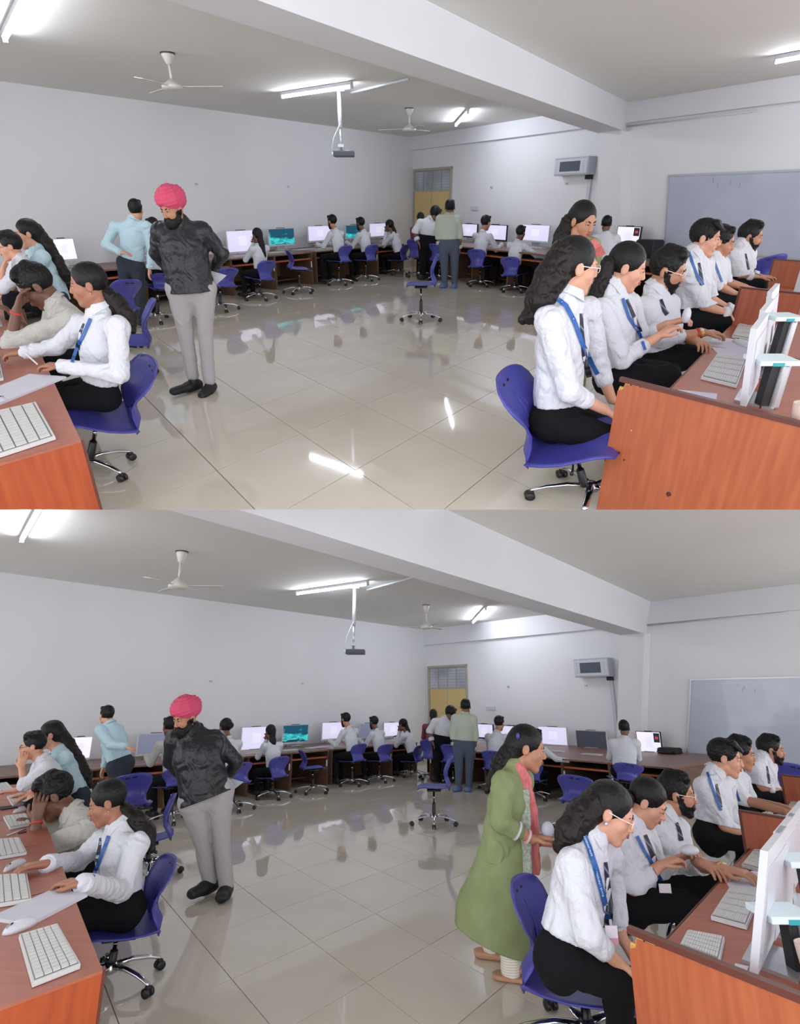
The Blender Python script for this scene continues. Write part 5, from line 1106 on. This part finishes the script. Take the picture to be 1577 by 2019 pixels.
    drape(P, [(1236, 590), (1246, 615), (1262, 655)], (6, 10), CL['tie'], 'necktie'); lanyard(P, [(1228, 588), (1240, 625), (1262, 660), (1272, 690)], 6)
    c = (P['T']['FR'] * .7 + P['T']['FL'] * .3) + np.array([-.02, -.06, .04]); vf = ball((0, 0, 0), (.024, .04, .050), 14)
    m_ = top('mouse', mesh_of('mouse', vf[0], vf[1], True, white_m), 'white computer mouse held up by the woman with the ponytail in the upper picture', 'mouse', c)
    P = person(G20, 4.6, 80, 122, 12, desk=True, label='bearded young man in glasses with watch on outstretched wrist @', sk='d', hair='short', hsty='quiff', det=3, glasses=1, beard=1, sleeve=.7, group=up, curl=.5)
    drape(P, [(1303, 590), (1310, 612), (1316, 620)], (6, 10), CL['tie'], 'necktie'); watch(P)
    P = person(G21, 5.4, 66, 122, 6, label='young man with a thick black fringe and light blue lanyard @', sk='b', hair='short', hsty='fringe', det=3, group=up)
    drape(P, [(1378, 518), (1382, 545), (1384, 562)], (5, 9), CL['tie'], 'necktie'); lanyard(P, [(1358, 496), (1366, 520), (1378, 552), (1386, 562)], 5)
    P = person(G22, 5.9, 60, 118, 10, desk=True, label='short-sleeved student half hidden behind the fringed young man @', sk='d', hair='short', det=2, sleeve=.5, group=up); lanyard(P, [(1408, 514), (1416, 535), (1424, 556)], 4)
    P = person(G23, 6.7, 52, 120, 6, label='bearded student by the whiteboard, farthest of the right row @', sk='d', hair='short', hsty='quiff', det=2, beard=1, sleeve=.75, group=up); drape(P, [(1470, 500), (1474, 520), (1476, 532)], (3, 5), CL['tie'], 'necktie')
def watch(P):
    T_ = P['T']; s = P['s']; a, b = T_['WR'], T_['ER']; d = nz(b - a); o0 = P['o0']
    w_ = part(P['body'], 'wristwatch', tube([a + d * .012 - o0, a + d * .035 - o0], .031 * s, 14), mat('gold', (210, 170, 90), .3, metal=.8)); part(w_, 'watch_face', ball(a + d * .024 + np.array([0, -.02, .022]) * s - o0, (.014, .010, .012), 10), white_m)
    part(P['body'], 'wrist_thread', tube([a + d * .045 - o0, a + d * .058 - o0], .032 * s, 14), CL['red'])
def standing(du, dv):
    f = (lambda u, v, *r: (*px(u, v), *r))
    J = dict(H=f(858, 424, .02), N=f(848, 436), SL=f(828, 440, -.05), SR=f(860, 440, .05), EL=f(818, 456, -.1), WL=f(822, 472, -.15), FL=f(826, 480, -.16), ER=f(864, 462, .1), WR=f(860, 480, .2), FR=f(858, 490, .25), P=f(843, 474), KL=f(834, 510), KR=f(850, 510), AL=f(834, 544), AR=f(852, 548), TL=f(828, 550, -.05), TR=f(853, 555, -.1))
    g = S.G(*px(842, 552)); person(J, g[1], 30 if S is UP else 30, 35, 30, label='standing man in white shirt leaning by the yellow door @', sk='c', top_='white', low='black', det=1, group='standing staff')
    J = dict(H=f(887, 410), N=f(886, 425), SL=f(867, 432), SR=f(902, 432), EL=f(862, 458), WL=f(865, 480), FL=f(868, 494), ER=f(907, 462), WR=f(906, 488), FR=f(906, 502), P=f(885, 482), KL=f(876, 524), KR=f(896, 524), AL=f(876, 560), AR=f(896, 560), TL=f(870, 568, -.1), TR=f(894, 570, -.1))
    g = S.G(*px(886, 567)); person(J, g[1], 29, 12, 6, label='standing man in sage green shirt seen from behind @', sk='c', top_='olive', low='slate', det=1, shoes='blueshoe', group='standing staff', build=1.05)

def people_lower():
    up = 'seated students in the near rows'; w_ = mat('lettering_white', (220, 226, 236), .6)
    g = S.G(215, 1940); o = (37, 1021)
    J = shift(G1, *o, EL=(240, 1757, -.24), WL=(162, 1742, -.22), FL=(100, 1737, -.2), ER=(154, 1698, .16), WR=(92, 1703, .08), FR=(22, 1713, .05), P=(240, 1790, .02), KL=(156, 1806, -.10), KR=(150, 1797, .14))
    P = person(J, g[1] - .05, 79, -114, 18, desk=True, label='ponytailed girl in white looking down at the lower left @', sk='a', hair='tail', det=3, tail=sh2(T1, *o), curl=.45, group=up)
    drape(P, [(198, 1652), (196, 1670), (190, 1700)], (4, 10), CL['tie'], 'necktie'); lanyard(P, [(214, 1648), (202, 1680), (190, 1712), (182, 1732)], 7)
    part(P['body'], 'earring', ball(P['L'](-.082, -.002, -.038) - P['o0'], .005, 8), mat('gold', (210, 170, 90), .3, metal=.8))
    o = (34, 1005)
    P = person(shift(G2, *o, EL=(66, 1678, -.22), WL=(72, 1618, -.16), FL=(80, 1578, -.14)), g[1] + .75, 82, -115, 32, label='boy in a cream shirt hiding his face behind his hand @', sk='c', top_='cream', hair='short', hsty='quiff', det=3, group=up, sleeve=.62, palm={'FL': (-1, -.3, 0)})
    part(P['body'], 'wrist_thread', tube([P['T']['WL'] * .93 + P['T']['EL'] * .07 - P['o0'], P['T']['WL'] * .88 + P['T']['EL'] * .12 - P['o0']], .033 * P['s'], 14), CL['red'])
    o = (43, 988)
    P = person(shift(G3, *o), 6.2, 52, -120, 6, label='girl in a light blue top bending over the left desk @', sk='b', top_='sky', low='navy', hair='long', det=2, tail=sh2(T3, *o), group=up, collar=False, sleeve=.5)
    o = (44, 986)
    P = person(shift(G4, *o, EL=(48, 1548, -.18), WL=(42, 1514, -.14), FL=(47, 1488, -.12)), 5.9, 50, -118, 6, label='boy with dark glasses, chin on fist, at the left desk @', sk='b', hair='short', hsty='quiff', det=2, glasses=2, group=up, sleeve=.6)
    g = S.G(245, 1640)
    J5 = dict(H=(210, 1411), N=(217, 1430), SL=(197, 1440, -.10), SR=(232, 1440, .1), EL=(218, 1468, -.2), WL=(248, 1472, -.24), FL=(274, 1481, -.26), ER=(212, 1480, .2), WR=(205, 1510, .2), FR=(200, 1525, .2), P=(238, 1508, 0), KL=(238, 1570, -.06), KR=(228, 1570, .08), AL=(250, 1632, -.06), AR=(236, 1630, .08), TL=(236, 1638, 0), TR=(226, 1636, .1))
    person(J5, g[1], 36, -50, 6, label='man in light blue shirt leaning forward, hand behind his back @', sk='b', top_='sky', low='navy', det=2, build=1.05, group='standing staff')
    g = S.G(341, 1620); zs = S.P(341, 1550, g[1])[2]; seated(g, zs, S.P(317, 1421, g[1])[2], -48, 'seated man in white between the blue-shirted and the turbaned man @', det=1, sk='c', lean=8, top_='cream', group='students seated at the wall desks')
    g = S.G(452, 1598); zs = S.P(452, 1545, g[1])[2]; seated(g, zs, S.P(440, 1424, g[1])[2], -50, 'seated woman with hair bun just right of the turbaned man @', det=1, sk='c', hair='bun', lean=8, group='students seated at the wall desks')
    g = S.G(415, 1768)
    def m(u, v, *r): return (u + 26 + 9 * (v - 418) / 370, v + 1003 - 10 * (v - 418) / 370, *r)
    P = person({k: m(*q) for k, q in G7.items()}, g[1], 60, -146, 18, label='bearded man in a pink turban, black shirt and grey trousers standing @', sk='d', top_='jacket', low='grey', turban=True, beard=2, det=3, group='standing staff', build=1.18)
    q = [S.P(a, b, g[1] + .2) for a, b in ((450, 1533), (480, 1542), (453, 1563), (446, 1545))]; c = sum(q) / 4; top('paper_sheet', mesh_of('paper_sheet', *prism([x - c for x in q], (0, .004, 0)), False, paper_m), 'folded white sheet held behind the back of the turbaned man in the lower picture', 'paper', c)
    standing(0, 0)
    # the walking teacher
    g = S.G(1000, 1925); y0 = g[1]
    J = dict(H=(1039, 1476, 0), N=(1013, 1520, 0), SL=(1030, 1537, .16), SR=(992, 1545, -.14), ER=(987, 1620, -.22), WR=(1048, 1654, -.20), FR=(1092, 1650, -.18), EL=(1024, 1620, .16), WL=(1060, 1660, .02), FL=(1090, 1664, -.04), P=(990, 1690, 0), KL=(980, 1790, .15), KR=(1005, 1790, -.05), AL=(968, 1866, .28), AR=(1008, 1918, -.05), TL=(990, 1884, .26), TR=(1062, 1936, -.10))
    P = person(J, y0, 82, 102, 12, label='woman walking in long green kurta, rose scarf and striped leggings @', sk='d', top_='kurta', low='legging', hair='long', det=3, collar=False, group='standing staff', sleeve=.78, shoes='sandal', curl=.6, sleeve_cuff=False, lowcut=(S.P(990, 1800, y0), np.array([0, 0, 1.])),
               tail=[(1010, 1478, .03, .060), (990, 1510, .02, .062), (974, 1545, -.02, .045), (962, 1558, -.02, .02)])
    K = Sdf(.009); T_ = P['T']; s = P['s']; yy = y0
    def pt(u, v, d=0): return S.P(u, v, yy + d)
    rows = [(1004, 1550, 30), (1002, 1600, 33), (998, 1650, 40), (992, 1700, 50), (984, 1750, 60), (976, 1800, 72), (972, 1836, 74)]
    pm = 1 / S.ppm(yy, 1.0)
    for (a, b, r_), (a2, b2, r2) in zip(rows, rows[1:]): K.cap(pt(a, b), pt(a2, b2), r_ * pm, r2 * pm, k=.03, fl=np.array([0, 1., 0]), ratio=1.0 if b < 1740 else .85)
    for x in (-45, -15, 15, 45): K.cap(pt(996 + x * .5, 1720, -.07), pt(980 + x, 1845, -.13), .02, .035, k=.03)
    lowv = pt(972, 1858); nn = nz(np.cross(pt(1050, 1872) - pt(905, 1806), np.array([0, 1, 0.]))); nn = nn if nn[2] < 0 else -nn
    ku = link('kurta_skirt', K.mesh('kurta_skirt', CL['kurta'], P['o0'], (.005, 22, .25), [(pt(1000, 1868), nn)]), P['root'])
    part(P['shirt'], 'cuff_trim', tube([T_['ER'] + (T_['WR'] - T_['ER']) * .50 - P['o0'], T_['ER'] + (T_['WR'] - T_['ER']) * .56 - P['o0']], .049 * s, 16), white_m)
    part(P['body'], 'bangle', tube([T_['WR'] + (T_['ER'] - T_['WR']) * .10 - P['o0'], T_['WR'] + (T_['ER'] - T_['WR']) * .16 - P['o0']], .036 * s, 16), mat('bangle_pink', (222, 190, 196), .3))
    SF = Sdf(.008)
    sc_ = [(1018, 1508, -.06, .030), (1034, 1535, -.08, .035), (1044, 1580, -.07, .038), (1050, 1630, -.04, .036), (1052, 1680, -.04, .034), (1054, 1720, -.04, .030)]
    for p_, q_ in zip(sc_, sc_[1:]):
        for x in (-5, 5): SF.cap(pt(p_[0] + x, p_[1], p_[2]), pt(q_[0] + x, q_[1], q_[2]), p_[3] * .72, q_[3] * .72, k=.004)
    link('scarf', SF.mesh('scarf', CL['rose'], P['o0'], (.004, 60, .1)), P['root'])
    SG = Sdf(.008); sc_ = [(1034, 1560, -.10), (1036, 1620, -.10), (1038, 1690, -.12), (1040, 1782, -.15)]
    for p_, q_ in zip(sc_, sc_[1:]):
        for x in (-8, -1, 5): SG.cap(pt(p_[0] + x, p_[1], p_[2]), pt(q_[0] + x, q_[1], q_[2]), .018, .018, k=.004)
    link('scarf_end', SG.mesh('scarf_end', CL['scarf'], P['o0'], (.003, 60, .1)), P['root'])
    c = T_['FR'] * .75 + T_['WR'] * .25 + np.array([0, 0, .045]); vf = ball((0, 0, 0), (.042, .03, .05), 14)
    top('mouse', mesh_of('mouse', vf[0], vf[1], True, mat('grey_white', (188, 192, 206), .4)), 'grey-white mouse in the hand of the walking teacher in the lower picture', 'mouse', c)
    part(P['body'], 'hair_clip', ball(P['L'](.075, -.06, .06) - P['o0'], (.014, .02, .022), 10), mat('clip_blue', (60, 70, 130), .4))
    # right-hand row
    J = dict(H=(1203, 1602, 0), N=(1166, 1654, 0), SL=(1200, 1690, .2), SR=(1128, 1706, -.14), ER=(1160, 1842, -.2), WR=(1218, 1898, -.12), FR=(1254, 1930, -.06), EL=(1212, 1800, .22), WL=(1226, 1850, .16), FL=(1240, 1872, .14), P=(1112, 1884, 0), KR=(1214, 1934, -.1), KL=(1218, 1926, .14), AR=(1226, 2060, 0), AL=(1230, 2045, .14))
    P = person(J, 3.30, 106, 112, 24, label='curly-haired woman with pale glasses bending at the lower right @', sk='b', hair='long', det=3, glasses=1, sleeve=.74, group=up,
               tail=[(1172, 1585, .0, .065), (1146, 1612, -.02, .068), (1124, 1640, -.03, .06), (1106, 1668, -.02, .035)])
    drape(P, [(1194, 1700), (1198, 1740), (1202, 1790), (1198, 1830)], (7, 18), CL['tie'], 'necktie'); l = lanyard(P, [(1150, 1644), (1162, 1672), (1176, 1716), (1190, 1770), (1200, 1812)], 11, badge=(1204, 1838))
    text_on(P, 'RAMA UNIVERSITY', (1167, 1688), (1152, 1648), .013, w_, l); text_on(P, 'RAMA UNIVERSITY', (1189, 1768), (1174, 1712), .013, w_, l)
    part(P['body'], 'earring', ball(P['L'](.084, -.002, -.036) - P['o0'], .010, 8), silver_m)
    J = shift(G19, 34, 1052, ER=(1248, 1750, -.18), WR=(1302, 1706, -.12), FR=(1350, 1686, -.1), EL=(1300, 1716, .18), WL=(1338, 1694, .1), FL=(1366, 1676, .0), P=(1250, 1776, 0), H=(1277, 1582, 0), N=(1244, 1626, 0), KR=(1352, 1790, -.1), KL=(1356, 1784, .14))
    P = person(J, 4.05, 84, 120, 32, label='woman looking down at a white mouse in both hands @', sk='b', hair='tail', det=3, tail=sh2(T19, 34, 1052), sleeve=.78, group=up, curl=.7)
    drape(P, [(1272, 1646), (1282, 1672), (1292, 1700)], (7, 12), CL['tie'], 'necktie'); l = lanyard(P, [(1256, 1648), (1272, 1680), (1288, 1706), (1304, 1736)], 6)
    c = S.P(1314, 1762, P['T']['P'][1] - .12) - P['o0']; part(l, 'badge_card', box(c[0] - .04, c[0] + .03, c[1], c[1] + .004, c[2] - .05, c[2] + .05), mat('badge_card', (222, 216, 226), .4)); part(l, 'badge_band', box(c[0] - .04, c[0] + .03, c[1] - .002, c[1], c[2] - .05, c[2] - .02), mat('badge_pink', (204, 150, 170), .5))
    c = (P['T']['FR'] * .5 + P['T']['FL'] * .5) + np.array([-.03, -.08, .03]); vf = ball((0, 0, 0), (.055, .05, .028), 14)
    top('mouse', mesh_of('mouse', vf[0], vf[1], True, white_m), 'white mouse held in both hands by the woman looking down in the lower picture', 'mouse', c)
    J = shift(G20, 19, 1033, ER=(1354, 1704, -.18), WR=(1428, 1714, -.14), FR=(1496, 1728, -.1), P=(1338, 1742, 0), KR=(1410, 1742, -.1), KL=(1414, 1736, .12))
    P = person(J, 4.6, 78, 116, 4, desk=True, label='bearded young man in glasses moving a mouse @', sk='d', hair='short', hsty='quiff', det=3, glasses=1, beard=1, sleeve=.72, group=up, curl=.4)
    drape(P, [(1334, 1622), (1340, 1640), (1343, 1658)], (6, 10), CL['tie'], 'necktie'); watch(P)
    o = (40, 1025); P = person(shift(G21, *o, WR=(1470, 1648, -.12), FR=(1488, 1664, -.1)), 5.4, 68, 120, 10, label='young man with a thick black fringe and light blue lanyard @', sk='b', hair='short', hsty='fringe', det=3, group=up)
    drape(P, [(1412, 1546), (1418, 1575), (1420, 1592)], (5, 9), CL['tie'], 'necktie'); lanyard(P, [(1394, 1522), (1402, 1545), (1414, 1580), (1422, 1598)], 5)
    J = shift(G22, 40, 1016, WR=(1545, 1600, -.1), FR=(1572, 1604, -.08), ER=(1470, 1578, -.14), H=(1459, 1486, 0), EL=(1480, 1580, .14), WL=(1538, 1590, .1), FL=(1562, 1594, .1))
    P = person(J, 5.9, 60, 118, 10, desk=True, label='short-sleeved student reaching far over the right desk @', sk='d', hair='short', hsty='quiff', det=2, sleeve=.5, group=up); lanyard(P, [(1440, 1532), (1450, 1556), (1458, 1580)], 4)
    P = person(shift(G23, 41, 1012), 6.7, 52, 116, 4, label='bearded student by the whiteboard, farthest of the right row @', sk='d', hair='short', hsty='quiff', det=2, beard=1, sleeve=.75, group=up); drape(P, [(1512, 1510), (1515, 1530), (1517, 1545)], (3, 5), CL['tie'], 'necktie')

import time as _t
for S in (UP, LO):
    t0 = _t.time(); R = room(); common(R); print('common', _t.time() - t0); t0 = _t.time()
    foreground(S is UP); print('fg', _t.time() - t0); t0 = _t.time()
    (people_upper if S is UP else people_lower)(); print('people', _t.time() - t0)

# ------------------------------------------------------------------ each room ends where the other picture begins
bpy.context.view_layer.update()
nrm = Vector((0, -math.sin(math.atan2(CV - 1004.8, F)), math.cos(math.atan2(CV - 1004.8, F)))); eye = Vector((0, 0, EYE))
for o in list(COL.objects):
    if o.type != 'MESH' or 'room' not in o.keys(): continue
    sg = 1 if o['room'] == 'upper' else -1
    mw = o.matrix_world; bb = [((mw @ Vector(c)) - eye).dot(nrm) * sg for c in o.bound_box]
    if min(bb) > 0: continue
    if max(bb) <= 0:
        if len(o.children) == 0: bpy.data.objects.remove(o)
        continue
    if o.data.users > 1: o.data = o.data.copy()
    bm = bmesh.new(); bm.from_mesh(o.data); inv = mw.inverted(); pn = (inv.to_3x3() @ nrm) if False else (mw.to_3x3().transposed() @ nrm); pc = inv @ eye
    r = bmesh.ops.bisect_plane(bm, geom=bm.verts[:] + bm.edges[:] + bm.faces[:], plane_co=pc, plane_no=pn * sg, clear_inner=True)
    ed_ = [g for g in r['geom_cut'] if isinstance(g, bmesh.types.BMEdge)]
    if ed_ and len(ed_) < 4000:
        try: bmesh.ops.holes_fill(bm, edges=ed_, sides=0)
        except Exception: pass
    bm.to_mesh(o.data); n = len(bm.verts); bm.free()
    if n == 0 and not o.children: bpy.data.objects.remove(o)
for o in list(COL.objects):
    if 'room' in o.keys(): del o['room']
